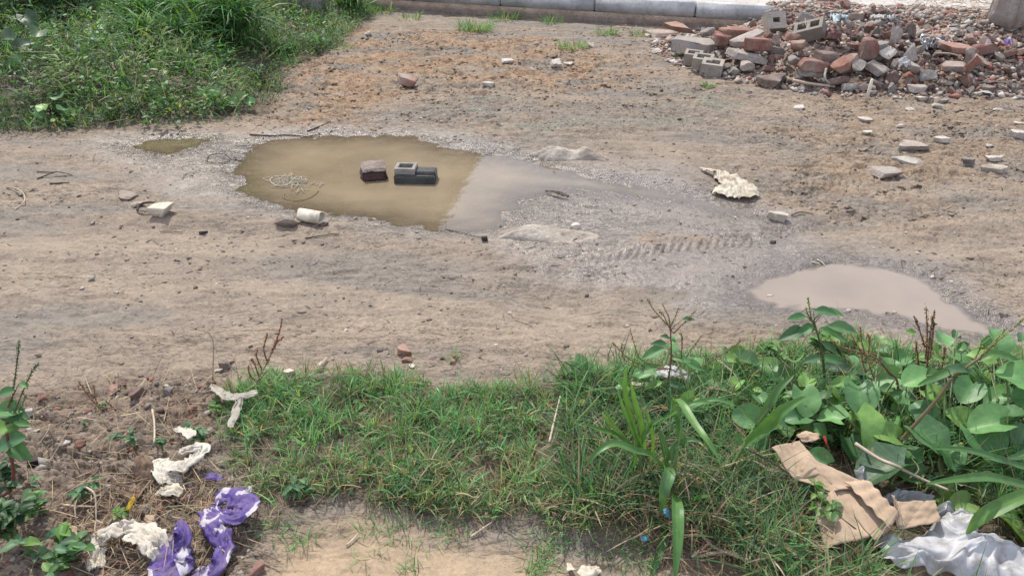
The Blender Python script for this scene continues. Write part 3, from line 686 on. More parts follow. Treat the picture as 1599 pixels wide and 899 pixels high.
def boulder(px, py, wpx, dpx, hgt, rot, label, bumps, mat='boulder', seed=0):
    g = spot(px, py); D = dist(g); rx = wpx * D / FPX / 2; ry = dpx / 2 * D / FPX / math.sin(math.atan2(CAMH, g[1])); nr, nt = 34, 110
    r = np.linspace(0, 1.12, nr)[:, None]; th = np.linspace(0, 2 * math.pi, nt, endpoint=False)[None]
    k = 1 + .16 * fbm(np.cos(th) * 1.3 + seed, np.sin(th) * 1.3, 3); x = rx * r * np.cos(th) * k; y = ry * r * np.sin(th) * k
    X = g[0] + x * math.cos(rot) - y * math.sin(rot); Y = g[1] + x * math.sin(rot) + y * math.cos(rot)
    z = hgt * np.sqrt(np.clip(1.05 - r ** 2, 0, 1)) * (.55 + .5 * fbm(X * 6 + seed, Y * 8, 3))
    for bx, bw, bh in bumps: z = z + bh * np.exp(-((x / rx - bx) / bw) ** 2) * np.clip(1 - r ** 2, 0, 1) ** .7
    z = z + .004 * fbm(X * 22, Y * 26, 4, .6) * np.clip(1.1 - r, 0, 1) - .03 * ss(1.0, 1.12, r)
    Z = H(X, Y) + z; o = build('boulder', np.stack([X, Y, Z], -1).reshape(-1, 3), [grid_faces(nr, nt, True)], M[mat], origin=g); tag(o, label, 'boulder')
boulder(889, 244, 114, 13, .03, -.12, 'long pale rock half buried right of the puddle, with two lighter tips', [(-.45, .35, .045), (.5, .25, .035)], 'boulder', 3)
boulder(858, 368, 165, 24, .026, -.10, 'broad tan boulder sunk in the mud below the puddle, pale at its left end', [(-.5, .4, .035)], 'boulder', 8)
piece(897, 353, 22, 'slab', 'tile', 'small white flake on the sunken boulder mud', 'stone flake', 'stone_flake', (1, .7, .3), .3)
piece(757, 373, 11, 'brick', 'dark', 'small black lump at the end of the thin twig', 'lump', 'black_lump', (1, .8, .7), 0, lift=.4)
piece(1216, 339, 34, 'slab', 'pale', 'tan flat chip below the crumpled sack', 'stone chip', 'stone_chip', (1, .55, .35), -.25, (.1, .2))
piece(1208, 377, 15, 'rock', 'dark', 'small black clod right of the tyre tread print', 'clod', 'clod', (1, .6, .4), 0)
piece(317, 362, 18, 'rock', 'dark', 'small black curled clod left of centre on the track', 'clod', 'clod', (1, .5, .4), .1)
piece(143, 434, 13, 'rock', 'stone', 'lone round pale pebble on the left of the track', 'pebble', 'pebble', (1, .9, .8), 0)
piece(181, 456, 9, 'rock', 'stone', 'tiny pebble below the lone pale pebble', 'pebble', 'pebble', (1, .8, .5), 0)
piece(925, 69, 20, 'rock', 'pale', 'round buff stone in the grass tuft near the kerb', 'stone', 'stone', (1, .85, .7), 0)
piece(573, 52, 12, 'rock', 'stone', 'small pale stone at the far edge of the orange soil', 'stone', 'stone', (1, .8, .6), 0)
piece(763, 132, 20, 'slab', 'tile', 'pinkish pale flake in the middle of the far soil', 'stone flake', 'stone_flake', (1, .7, .3), 0)
piece(793, 96, 19, 'slab', 'tile', 'single white shard left of the pair of white shards', 'shard', 'shard', (1, .55, .2), .1, (.2, 0))
piece(868, 102, 21, 'slab', 'tile', 'larger white shard of the pair on the far soil', 'shard', 'shard', (1, .8, .25), .5, (.35, 0))
piece(887, 101, 15, 'slab', 'tile', 'smaller white shard of the pair on the far soil', 'shard', 'shard', (1, .6, .2), -.2, (.2, 0))
# --- flat pieces right
for a in [(1424, 229, 46, 'conc2', 'large flat grey-buff slab, farthest of the three by the sandy ruts', 'slab', (1, .6, .16), .0, (.0, .05)),
          (1418, 254, 44, 'tile', 'pale tilted slab, middle of the three by the sandy ruts', 'slab', (1, .5, .11), -.25, (.3, .1)),
          (1380, 270, 48, 'conc2', 'rough buff slab, nearest of the three by the sandy ruts', 'slab', (1, .6, .17), .05, (.1, 0)),
          (1555, 263, 40, 'boulder', 'pale slab nearly buried in sand at the right', 'slab', (1, .5, .16), 0, (0, 0)),
          (1549, 248, 28, 'tile', 'bright white shard beside the buried slab', 'shard', (1, .4, .2), -.1, (.1, 0)),
          (1515, 252, 20, 'conc', 'small grey chip left of the bright white shard', 'chip', (1, .7, .4), .3, (0, 0)),
          (1351, 188, 24, 'tile', 'thin white shard midway below the rubble pile', 'shard', (1, .4, .2), -.2, (.2, 0)),
          (1354, 207, 16, 'tile', 'small white shard under the thin one', 'shard', (1, .5, .25), .1, (.1, 0)),
          (1406, 197, 15, 'tile', 'tiny pale flake in the sandy soil', 'flake', (1, .4, .2), .1, (.1, 0)),
          (1247, 170, 17, 'tile', 'small white shard left of the pile front', 'shard', (1, .6, .25), .2, (.15, 0)),
          (1423, 170, 20, 'stone', 'pale oval chip in front of the pile', 'chip', (1, .6, .3), 0, (0, 0)),
          (1464, 165, 26, 'stone', 'buff pointed stone in front of the pile', 'stone', (1, .55, .4), -.3, (0, .1)),
          (1440, 154, 22, 'tile', 'cream flat chip at the foot of the pile', 'chip', (1, .45, .25), 0, (.1, 0)),
          (1474, 158, 18, 'conc', 'grey flat chip at the foot of the pile', 'chip', (1, .5, .3), .2, (0, 0)),
          (1588, 211, 26, 'tile', 'white tile piece cut by the right edge', 'tile piece', (1, .5, .35), -.2, (.15, .1)),
          (1590, 192, 18, 'stone', 'small pale chip above the edge tile', 'chip', (1, .6, .3), 0, (0, 0)),
          (1560, 171, 24, 'stone', 'long buff flake below the right end of the pile', 'flake', (1, .3, .15), 0, (0, 0)),
          (1012, 56 + 0, 12, 'stone', 'pale pebble left of the fallen red slab', 'pebble', (1, .8, .6), 0, (0, 0)),
          (1545, 227, 16, 'stone', 'dusty stone in the sand above the white shard', 'stone', (1, .7, .4), 0, (0, 0)),
          (1470, 218, 22, 'boulder', 'half-buried dusty lump in the sand', 'lump', (1, .6, .3), 0, (0, 0))]:
    x, y, w_, mt, lb, ct, rt, rz, tl = a; piece(x, y, w_, 'slab' if mt != 'stone' else 'rock', mt, lb, ct, 'stone_' + ct.split()[-1] if ct not in ('stone', 'slab', 'shard', 'pebble') else ct, rt, rz, tl)
# --- stones in the right-hand puddle
for k, (x, y, w_, lb) in enumerate([(1202, 462, 13, 'white pebble at the left rim of the milky puddle'), (1251, 454, 17, 'white flake standing in the left part of the milky puddle'),
        (1326, 484, 11, 'white pebble on the near rim of the milky puddle'), (1397, 487, 13, 'pair-like white chip right on the near rim of the milky puddle'),
        (1450, 484, 12, 'white chip at the right end of the milky puddle'), (1370, 464, 5, 'tiny white speck in the milky puddle middle'), (1432, 496, 9, 'flat white chip where the milky puddle narrows')]):
    piece(x, y, w_, 'rock', 'tile', lb, 'pebble', 'pebble', (1, .6, .4), .2 * k, lift=.35)
# --- red crumbs by the lawn and the litter
for k, (x, y, w_, mt, lb) in enumerate([(632, 549, 24, 'brick2', 'upper pink-red brick crumb of the pair above the grass'), (636, 560, 24, 'brick2', 'lower pink-red brick crumb of the pair above the grass'),
        (712, 554, 20, 'brick2', 'dusty red brick crumb right of the pair'), (708, 564, 12, 'brick', 'small dark red crumb below the dusty one'), (644, 569, 18, 'stone', 'pale grey stone touching the grass edge'),
        (690, 558, 12, 'brickdark', 'dark crumb between the red brick crumbs'), (350, 569, 22, 'brown', 'purplish stone left of the dried seed stalk'), (341, 577, 14, 'stone', 'buff stone beside the purplish stone'),
        (358, 563, 14, 'brickdark', 'dark red flake above the purplish stone'), (210, 615, 24, 'brickdark', 'dark red stone in the upper litter'), (176, 608, 26, 'brick2', 'pinkish flat stone in the upper litter'),
        (260, 603, 16, 'tile', 'bright white shard in the upper litter'), (263, 611, 16, 'conc', 'grey stone under the bright white shard'), (136, 640, 18, 'brick', 'red brick crumb left in the litter'),
        (57, 671, 10, 'tile', 'white triangular shard at the left'), (46, 644, 14, 'tile', 'white stick-like shard at the left'), (104, 691, 14, 'tile', 'cream flat pebble left of the red crumb'),
        (126, 690, 20, 'brick', 'dark red crumb right of the cream pebble'), (54, 722, 22, 'dark', 'dark clod at the left edge of the litter'), (106, 638, 12, 'dark', 'small dark clod above the red crumb'),
        (78, 749, 16, 'brown', 'brown flake low in the litter'), (404, 888, 30, 'brick', 'red brick end at the bottom edge, right of the purple wrapper'), (213, 692, 8, 'tile', 'tiny white shard in the litter middle'),
        (238, 591, 12, 'brick', 'small red flake right of the pinkish stone'), (192, 600, 14, 'brickdark', 'maroon chip among the upper litter'), (240, 646, 16, 'brick2', 'orange-red chip in the middle litter'),
        (500, 569, 10, 'stone', 'buff pebble left of the straw scrap'), (452, 582, 20, 'pale', 'pale curled chip on the far rim of the grass')]):
    piece(x, y, w_, 'rock' if k % 3 else 'slab', mt, lb, 'stone', 'stone' if 'brick' not in lb else 'brick_crumb', (1, .75, .5), .5 * k, (.1, .1))

# --- rubble pile: the pieces one can pick out
def block(px, py, wpx, holes, ratio, rot, label, lift=.04, name='hollow_block', mat='block', wl=None):
    g = spot(px, py, .05); w = wpx * dist(g) / FPX * .88
    V, F = hollow_mesh(w, w * ratio[1], w * ratio[2], holes, wl * w if wl else (w * .17 if holes == 1 else w * .12), w * ratio[2] * .8); V[:, 2] -= w * ratio[2] / 2
    o = build(name, V, F, M[mat]); o.location = (g[0], g[1], g[2] + lift); o.rotation_euler = rot; tag(o, label, 'hollow block', 'hollow cement blocks in the rubble'); TAKEN.append((g[0], g[1], w * .4)); return o
block(1112, 108, 34, 1, (1, .8, .75), (.18, .05, -.35), 'nearest of the three leaning hollow blocks at the left of the pile', .05)
block(1097, 101, 32, 1, (1, .8, .75), (.18, .05, -.35), 'middle one of the three leaning hollow blocks', .06)
block(1082, 93, 28, 1, (1, .8, .7), (.18, .05, -.35), 'farthest of the three leaning hollow blocks', .06)
block(1208, 45, 31, 1, (1, .9, .55), (.95, -.05, .05), 'pale hollow block with one square hole facing out, top of the pile', .10, wl=.32)
block(1263, 58, 44, 2, (1, .55, .5), (.55, -.35, -.55), 'hollow block with two square holes, leaning near the pile top', .10)
HE = [(1057, 43, 52, 'slab', 'brick2', (1, .7, .24), .1, (.1, .12), 'flat orange-red slab at the left tip of the pile, against the kerb', 'broken_brick', .14),
 (1027, 54, 54, 'slab', 'mortar', (1, .6, .22), -.05, (.0, .05), 'flat tan slab left of the pile, below the orange-red slab', 'slab', .02),
 (1085, 72, 84, 'slab', 'conc', (1, .5, .28), -.06, (.1, .03), 'big grey concrete slab with dark underside at the pile left end', 'slab', .08),
 (1027, 81, 20, 'rock', 'tile', (1, .6, .4), 0, (0, 0), 'white chip left of the big grey slab', 'stone_chip', .01),
 (1148, 113, 26, 'rock', 'conc', (1, .8, .5), .3, (.2, .2), 'grey chunk right of the three leaning blocks', 'concrete_chunk', .03),
 (1165, 103, 20, 'brick', 'conc2', (1, .8, .6), .1, (0, 0), 'small pale square chunk behind the grey chunk', 'concrete_chunk', .05),
 (1205, 124, 66, 'rock', 'brown', (1, .6, .32), -.1, (.1, .0), 'large flat reddish-brown rock at the front left of the pile', 'rock', .05),
 (1145, 55, 50, 'brick', 'brick2', (1, .5, .4), .2, (.1, .1), 'orange-red brick lying near the kerb end', 'broken_brick', .08),
 (1130, 62, 30, 'brick', 'brick', (1, .6, .5), -.4, (.2, .1), 'red brick stub next to the orange-red brick', 'broken_brick', .08),
 (1168, 60, 52, 'slab', 'conc2', (1, .4, .2), .55, (.1, -.25), 'long grey sliver leaning over the red bricks', 'slab', .12),
 (1185, 70, 46, 'brick', 'brick', (1, .42, .36), -.05, (0, .04), 'long bright red brick in the left middle of the pile', 'broken_brick', .11),
 (1165, 88, 62, 'slab', 'conc2', (1, .45, .22), -.3, (.1, .15), 'long pale concrete slab in front of the long red brick', 'slab', .09),
 (1235, 58, 26, 'rock', 'brick2', (1, .8, .7), .1, (0, 0), 'rounded orange-brown brick between the two top blocks', 'broken_brick', .13),
 (1249, 73, 34, 'rock', 'brick2', (1, .8, .6), .3, (.1, .1), 'rough orange brick lump below the two-hole block', 'broken_brick', .13),
 (1242, 95, 36, 'rock', 'conc', (1, .7, .6), -.2, (0, 0), 'rounded grey chunk in the pile middle', 'concrete_chunk', .11),
 (1272, 102, 44, 'brick', 'brick', (1, .5, .35), -.06, (0, .05), 'red brick lying on a grey slab in the pile front', 'broken_brick', .12),
 (1265, 113, 56, 'slab', 'conc', (1, .4, .24), -.06, (0, .03), 'grey slab under the red brick', 'slab', .07),
 (1290, 92, 36, 'brick', 'brickdark', (1, .6, .5), .2, (.1, 0), 'dusky red brick behind the slab pair', 'broken_brick', .13),
 (1316, 100, 56, 'slab', 'brick2', (1, .45, .26), .5, (.3, -.35), 'brick slab with orange edge leaning up at the pile front', 'broken_brick', .12),
 (1343, 103, 34, 'slab', 'conc', (1, .7, .25), .7, (.5, -.3), 'grey plate behind the leaning orange-edged slab', 'slab', .12),
 (1355, 77, 24, 'brick', 'brick', (1, .8, 1.2), .1, (.1, .1), 'upright red-brown brick in the pile centre', 'broken_brick', .12),
 (1373, 80, 24, 'slab', 'conc', (1, .5, 1.0), .2, (.1, -.1), 'grey piece right of the upright red-brown brick', 'concrete_chunk', .10),
 (1387, 80, 25, 'slab', 'tile', (1, .8, .12), .6, (.55, -.45), 'cream tile leaning in the pile centre', 'tile', .12),
 (1398, 54, 17, 'rock', 'conc2', (1, .8, 1.8), 0, (.05, 0), 'pale upright rounded stone near the pile top', 'stone', .12),
 (1367, 107, 34, 'slab', 'conc2', (1, .6, .4), -.5, (.2, .4), 'ridged grey-buff block sloping down at the front', 'concrete_chunk', .08),
 (1394, 122, 30, 'rock', 'brickdark', (1, .8, .6), -.6, (.2, .3), 'maroon lump beside the white stake', 'broken_brick', .05),
 (1310, 127, 44, 'rock', 'brickdark', (1, .6, .45), .1, (0, 0), 'dark maroon rock at the pile foot', 'rock', .06),
 (1325, 137, 30, 'rock', 'conc', (1, .6, .5), 0, (0, 0), 'grey chunk left of the white stake', 'concrete_chunk', .03),
 (1350, 137, 28, 'rock', 'brown', (1, .8, .6), 0, (0, 0), 'brown chunk behind the white stake', 'rock', .03),
 (1488, 105, 34, 'slab', 'mortar', (1, .7, .35), -.1, (.05, .05), 'grey slab with orange face in the right of the pile', 'slab', .1),
 (1497, 77, 48, 'slab', 'brick2', (1, .5, .25), .05, (.05, .1), 'flat orange slab below the foil wrapper', 'broken_brick', .1),
 (1515, 90, 12, 'slab', 'conc2', (1, .6, 2.2), .1, (.2, -.4), 'thin pale sliver leaning at the right', 'concrete_chunk', .1),
 (1518, 100, 16, 'slab', 'brick2', (1, .5, 1.4), .3, (.3, .5), 'pinkish sliver leaning next to the pale one', 'broken_brick', .1),
 (1538, 148, 24, 'rock', 'brown', (1, .8, .8), .2, (0, 0), 'dark brown lump alone at the right foot of the pile', 'rock', .01),
 (1541, 77, 40, 'rock', 'brick', (1, .6, .5), 0, (0, 0), 'dusty red lump by the white scrap', 'broken_brick', .08),
 (1450, 118, 26, 'rock', 'conc', (1, .7, .8), .2, (.1, .1), 'grey-brown chunk in the right front', 'concrete_chunk', .07),
 (1432, 138, 28, 'slab', 'conc2', (1, .7, .4), .2, (.1, .1), 'buff slab at the right front foot', 'slab', .05),
 (1420, 103, 26, 'slab', 'conc2', (1, .7, .4), -.2, (.1, .2), 'pale slab at the middle right', 'slab', .1),
 (1393, 142, 18, 'rock', 'conc', (1, .7, 1.2), 0, (0, .2), 'small grey chunk right of the white stake', 'concrete_chunk', .02)]
LMARK = [('the three leaning hollow blocks', 1097, 101), ('the block with one square hole', 1208, 47), ('the two-hole block', 1265, 60), ('the big grey slab', 1085, 72), ('the long bright red brick', 1185, 70),
         ('the orange-edged leaning slab', 1316, 100), ('the white stake', 1357, 138), ('the cream tile', 1387, 80), ('the upright rounded stone', 1398, 54), ('the black and white foil', 1460, 65),
         ('the grey slab with orange face', 1488, 105), ('the flat reddish-brown rock', 1205, 124), ('the dark lump at the right foot', 1538, 148), ('the rough orange lump', 1249, 73), ('the white scrap', 1542, 67)]
for k, (x, y, w_, kd, mt, rt, rz, tl, lb, nm, lf) in enumerate(HE):
    if kd == 'slab' and rt[2] < .5: rt = (rt[0], rt[1], rt[2] * .72)
    g = spot(x, y, lf); w = w_ * dist(g) / FPX; dims = np.array(rt) * w
    V, F = chunk(kd, dims, 400 + k); o = build(nm, V, F, M[mt]); o.location = (g[0], g[1], g[2] + max(lf, dims[2] * .35)); o.rotation_euler = (tl[0], tl[1], rz); tag(o, lb, {'broken_brick': 'broken brick', 'concrete_chunk': 'concrete chunk', 'stone_chip': 'stone chip'}.get(nm, nm)); TAKEN.append((g[0], g[1], w * .33))

# --- and the rest, one object each
protos = []
for k in range(30):
    kd = ['brick', 'slab', 'rock'][k % 3]; dims = {'brick': (1, .5, .36), 'slab': (1, .72, .2 + .1 * (k % 2)), 'rock': (1, .7, .5)}[kd]
    V, F = chunk(kd, dims, 900 + k); mt = ['brick', 'conc', 'brickdark', 'mortar', 'conc2', 'brick', 'mortar', 'brick2', 'brickdark', 'conc2', 'brown'][(k * 5 + k // 3) % 11]
    o = build('x', V, F, M[mt]); protos.append((kd, mt, o))
TONE = dict(brick='red', conc='grey', brown='brown', brick2='orange-red', conc2='pale buff', brickdark='maroon', mortar='mortar-caked')
NOUN = {'brick': ('broken_brick', 'brick piece', 'broken brick'), 'slab': ('slab_fragment', 'flat slab piece', 'slab piece'), 'rock': ('rubble_chunk', 'rough chunk', 'rubble chunk')}
used_labels = set(); cnt = 0; tries = 0; QUEUE = []
while cnt < 440 and tries < 12000:
    tries += 1; px = R.uniform(1100, 1640); py = R.uniform(26, 152); g = spot(px, py, 0)
    s = float(sdf(PILE, np.array([g[0]]), np.array([g[1]]), .5)[0]); cc = float(sdf(CORE, np.array([g[0]]), np.array([g[1]]), .6)[0])
    if s < R.uniform(-.02, .12) or g[1] > 7.75: continue
    if px > 1410 and py < 62 and R.random() < .75: continue
    w = (R.choice([.05, .06, .07, .08, .09, .10, .12, .15]) * R.uniform(.85, 1.15)) * (1.15 if cc > 0 else .85)
    if px > 1420 and py < 70: w *= .6
    if any((g[0] - a) ** 2 + (g[1] - b) ** 2 < (r_ * .75 + w * .2) ** 2 for a, b, r_ in TAKEN): continue
    if cnt > 2 and any((g[0] - a) ** 2 + (g[1] - b) ** 2 < ((r_ + w) * .19) ** 2 for a, b, r_ in QUEUE): continue
    QUEUE.append((g[0], g[1], w))
    kd, mt, pr = protos[R.randrange(30)]
    o = bpy.data.objects.new(NOUN[kd][0], pr.data); COL.objects.link(o); o.scale = (w, w * R.uniform(.8, 1.1), w * R.uniform(.8, 1.2))
    o.location = (g[0], g[1], g[2] + w * .16 + max(0, R.gauss(0, .035))); o.rotation_euler = (R.gauss(0, .55), R.gauss(0, .55), R.uniform(0, 6.28))
    size = 'tiny' if w < .07 else 'small' if w < .1 else 'medium' if w < .14 else 'large'
    ls = sorted(LMARK, key=lambda l: (l[1] - px) ** 2 + 5 * (l[2] - py) ** 2)
    done = False
    for lm in ls[:4]:
        dx, dy = px - lm[1], (py - lm[2]) * 2.2
        rel = ('right of' if dx > 0 else 'left of') if abs(dx) > abs(dy) else ('in front of' if dy > 0 else 'behind')
        for far_ in (('close ' if math.hypot(dx, dy) < 45 else ''), 'well '):
            lb = f"{size} {TONE[mt]} {NOUN[kd][1]} {far_}{rel} {lm[0]}"
            if lb not in used_labels and len(lb.replace('-', ' ').split()) <= 15: done = True; break
        if done: break
    if len(lb.replace('-', ' ').split()) > 15: lb = f"{size} {TONE[mt]} {NOUN[kd][1]} lying in the rubble pile"
    used_labels.add(lb); tag(o, lb, NOUN[kd][2], 'broken pieces in the rubble pile'); cnt += 1
for kd, mt, pr in protos: bpy.data.objects.remove(pr)

# ------------------------------------------------------------------ loose grit, gravel (nobody could count it)
def grit(name, pts, size, cols, mat, label, flat=.6, stretch=1.0, turn=6.28):
    base = np.array([(1, 0, 0), (0, 1, 0), (-1, 0, 0), (0, -1, 0), (0, 0, 1), (0, 0, -1)], float); f = np.array([(0, 1, 4), (1, 2, 4), (2, 3, 4), (3, 0, 4), (1, 0, 5), (2, 1, 5), (3, 2, 5), (0, 3, 5)])
    n = len(pts); V = base[None] * rng.uniform(.6, 1.4, (n, 6, 1)) * size[:, None, None] * np.array([stretch, 1, flat]); a = rng.uniform(0, 6.28, n) if turn > 6 else rng.normal(.1, turn, n); c, s = np.cos(a)[:, None], np.sin(a)[:, None]
    tz = rng.normal(0, .35, n)[:, None]; x = V[..., 0] * c - V[..., 1] * s; y = V[..., 0] * s + V[..., 1] * c; V = np.stack([x, y, V[..., 2] + x * tz], -1) + pts[:, None]
    F = f[None] + (np.arange(n) * 6)[:, None, None]; col = np.repeat(cols, 6, axis=0)
    o = build(name, V.reshape(-1, 3), [F.reshape(-1, 3)], mat, col=col); tag(o, label, kind='stuff'); return o
wg = N('grit'); nn = wg.noise(200, 3, .6, wg.pos()); wg.l(wg.mix(.5, wg.attr('Col'), wg.ramp(nn, [(.3, (.6,) * 3), (.7, (1.3,) * 3)]), 'MULTIPLY'), wg.b.inputs['Base Color']); wg.b.inputs['Roughness'].default_value = .85; M['grit'] = wg.m
def rand_in(poly, n, pad=0.0, dens=None):
    lo = poly.min(0); hi = poly.max(0); out = np.zeros((0, 2))
    lo = np.maximum(lo, (-8.8, .7)); hi = np.minimum(hi, (8.8, 10.2))
    k = 0
    while len(out) < n and k < 60:
        p = rng.uniform(lo, hi, (n * 2, 2)); vis = (np.abs(p[:, 0]) < .72 * p[:, 1] + .55)
        p = p[vis]
        if len(p):
            s = sdf(poly, p[:, 0], p[:, 1], 1.0); ok = s > pad
            if dens is not None: ok &= rng.random(len(p)) < dens(p, s)
            out = np.vstack([out, p[ok]])
        k += 1
    return out[:n]
def on(p, dz=0): return np.column_stack([p, H(p[:, 0], p[:, 1]) + dz])
pal = np.array([(.36, .32, .27), (.24, .21, .18), (.27, .12, .085), (.46, .42, .37), (.15, .11, .09), (.30, .22, .17)])
p = rand_in(PILE, 9000, -.05); grit('rubble_grit', on(p, .004), rng.gamma(2.2, .0075, len(p)).clip(.004, .05), pal[rng.integers(0, 6, len(p))], M['grit'], 'fine broken brick and stone grit filling the rubble pile')
SPILL = GP([(1190, 20), (1700, 14), (1900, 60), (1210, 60)], .22)
p = rand_in(SPILL, 3200); p = p[((p - K0) @ KN) < rng.normal(.35, .2, len(p))]; grit('rubble_grit', on(p, .003), rng.gamma(2, .0065, len(p)).clip(.004, .04), pal[rng.integers(0, 6, len(p))], M['grit'], 'broken brick grit spilling over the kerb onto the footway')
ROAD = GP([(-200, 190), (1800, 60), (1800, 620), (900, 600), (-200, 620)])
p = rand_in(ROAD, 5200); grit('pebbles', on(p, .0), rng.gamma(1.6, .0028, len(p)).clip(.0015, .014), np.array([(.42, .38, .32), (.12, .09, .07), (.25, .2, .16), (.2, .15, .11)])[rng.choice(4, len(p), p=[.2, .3, .25, .25])], M['grit'], 'scattered tiny pebbles and soil crumbs on the track')
p = rand_in(WET1, 3000, 0, lambda q, s: .15 + .85 * (sdf(PUD_A, q[:, 0], q[:, 1], 1) > -.25)); grit('gravel', on(p, .0), rng.gamma(2, .0012, len(p)).clip(.001, .006), np.array([(.5, .48, .46), (.2, .17, .16), (.34, .3, .28)])[rng.integers(0, 3, len(p))], M['grit'], 'wet grey grit around the puddles')
p = rand_in(LITTER, 1500); grit('soil_crumbs', on(p, .0), rng.gamma(2, .0032, len(p)).clip(.002, .02), pal[rng.integers(0, 6, len(p))] * .7, M['grit'], 'crumbs of soil and grit under the litter')
FARSOIL = GP([(420, 50), (1020, 40), (1150, 150), (600, 205), (400, 200)])
p = rand_in(FARSOIL, 1800); grit('soil_clods', on(p, .0), rng.gamma(1.8, .004, len(p)).clip(.003, .022), np.array([(.2, .13, .08), (.3, .2, .12), (.13, .09, .06), (.4, .35, .28)])[rng.choice(4, len(p), p=[.35, .35, .2, .1])], M['grit'], 'crumbly soil clods on the far bare ground')

MUD = np.array([(.20, .165, .13), (.165, .135, .105), (.235, .195, .155), (.12, .095, .075)])
def fl_d(q, s_): return np.clip(.04 + 1.2 * ss(.0, .45, fbm(q[:, 0] * 1.1 + 5, q[:, 1] * 2.2 + 2, 4)), 0, 1) * (np.maximum(sdf(PUD_A, q[:, 0], q[:, 1], .4), sdf(PUD_B, q[:, 0], q[:, 1], .4)) < -.05)
p = rand_in(ROAD, 5200, 0, fl_d); sz = (rng.gamma(1.8, .0042, len(p)).clip(.002, .016)) * (.34 + .07 * p[:, 1])
grit('mud_flakes', on(p, -.001), sz, MUD[rng.choice(4, len(p), p=[.3, .3, .15, .25])], M['grit'], 'crumbled flakes and ridges of mud pressed up on the track', .42, 2.3, .35)
p = rand_in(FARSOIL, 2600, 0, lambda q, s_: np.clip(.1 + 1.2 * ss(-.1, .4, fbm(q[:, 0] * 1.5, q[:, 1] * 3, 3)), 0, 1))
grit('soil_flakes', on(p, -.002), rng.gamma(2, .0045, len(p)).clip(.003, .022), np.array([(.27, .18, .11), (.22, .15, .095), (.13, .09, .06)])[rng.integers(0, 3, len(p))], M['grit'], 'torn ridges of orange soil on the far bare ground', .5, 1.5, .8)
SANDR = GP([(1180, 215), (1260, 160), (1640, 160), (1700, 320), (1300, 340), (1150, 330)])
p = rand_in(SANDR, 2200, 0, lambda q, s_: np.clip(.05 + 1.2 * ss(.0, .4, fbm(q[:, 0] * 1.5 + 3, q[:, 1] * 3, 3)), 0, 1))
grit('sand_clods', on(p, -.002), rng.gamma(2, .0034, len(p)).clip(.002, .018), MUD[rng.integers(0, 4, len(p))] * np.array([1.1, 1, .9]), M['grit'], 'crumbly sandy clods below the rubble pile', .45, 1.8, .5)

# ------------------------------------------------------------------ grass and leaves
def blades(P, az, lean, curl, L, W, rgb, segs=3, fold=False):
    """ribbons of grass: lean = first angle off the vertical, curl = extra bend to the tip"""
    n = len(P); lv = segs + 1; pos = np.zeros((n, lv, 3)); pos[:, 0] = P; d = np.stack([np.cos(az), np.sin(az)], 1)
    for k in range(1, lv):
        a = lean + curl * (k - .5) / segs; st = (L / segs)[:, None]
        pos[:, k, :2] = pos[:, k - 1, :2] + d * np.sin(a)[:, None] * st; pos[:, k, 2] = pos[:, k - 1, 2] + np.cos(a) * st[:, 0]
    pos[:, :, 2] = np.maximum(pos[:, :, 2], P[:, None, 2] - .004)
    tw = rng.normal(0, .5, n); side = np.stack([-d[:, 1] * np.cos(tw), d[:, 0] * np.cos(tw), np.sin(tw)], 1)
    t = np.linspace(0, 1, lv); prof = (1 - t ** 2.2) * (.65 + .35 * np.minimum(t * 4, 1)); prof[-1] = .04
    off = side[:, None] * (W[:, None] * prof[None] * .5)[..., None]
    V = np.stack([pos - off, pos + off], 2).reshape(n, lv * 2, 3)
    f = np.array([(2 * k, 2 * k + 1, 2 * k + 3, 2 * k + 2) for k in range(segs)])
    F = (f[None] + (np.arange(n) * lv * 2)[:, None, None]).reshape(-1, 4)
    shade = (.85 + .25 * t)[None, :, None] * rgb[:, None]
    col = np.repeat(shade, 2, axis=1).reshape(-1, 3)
    uv = np.tile(np.stack([np.tile([0, 1], lv), np.repeat(t, 2)], 1), (n, 1))
    return V.reshape(-1, 3), F, col, uv
def palette(n, cols, p, var=.18):
    c = np.array(cols)[rng.choice(len(cols), n, p=p)]; return np.clip(c * rng.normal(1, var, (n, 1)) * rng.normal(1, .06, (n, 3)), .005, .8)
KEEP = [GP([(1215, 690), (1300, 690), (1420, 760), (1475, 790), (1480, 830), (1400, 850), (1290, 880), (1250, 800)], .03), GP([(1360, 850), (1400, 815), (1500, 780), (1560, 830), (1660, 870), (1660, 940), (1380, 915)], .03)]
GREENS = [(.12, .29, .11), (.16, .35, .12), (.075, .20, .08), (.24, .38, .13), (.36, .31, .19), (.24, .19, .12)]

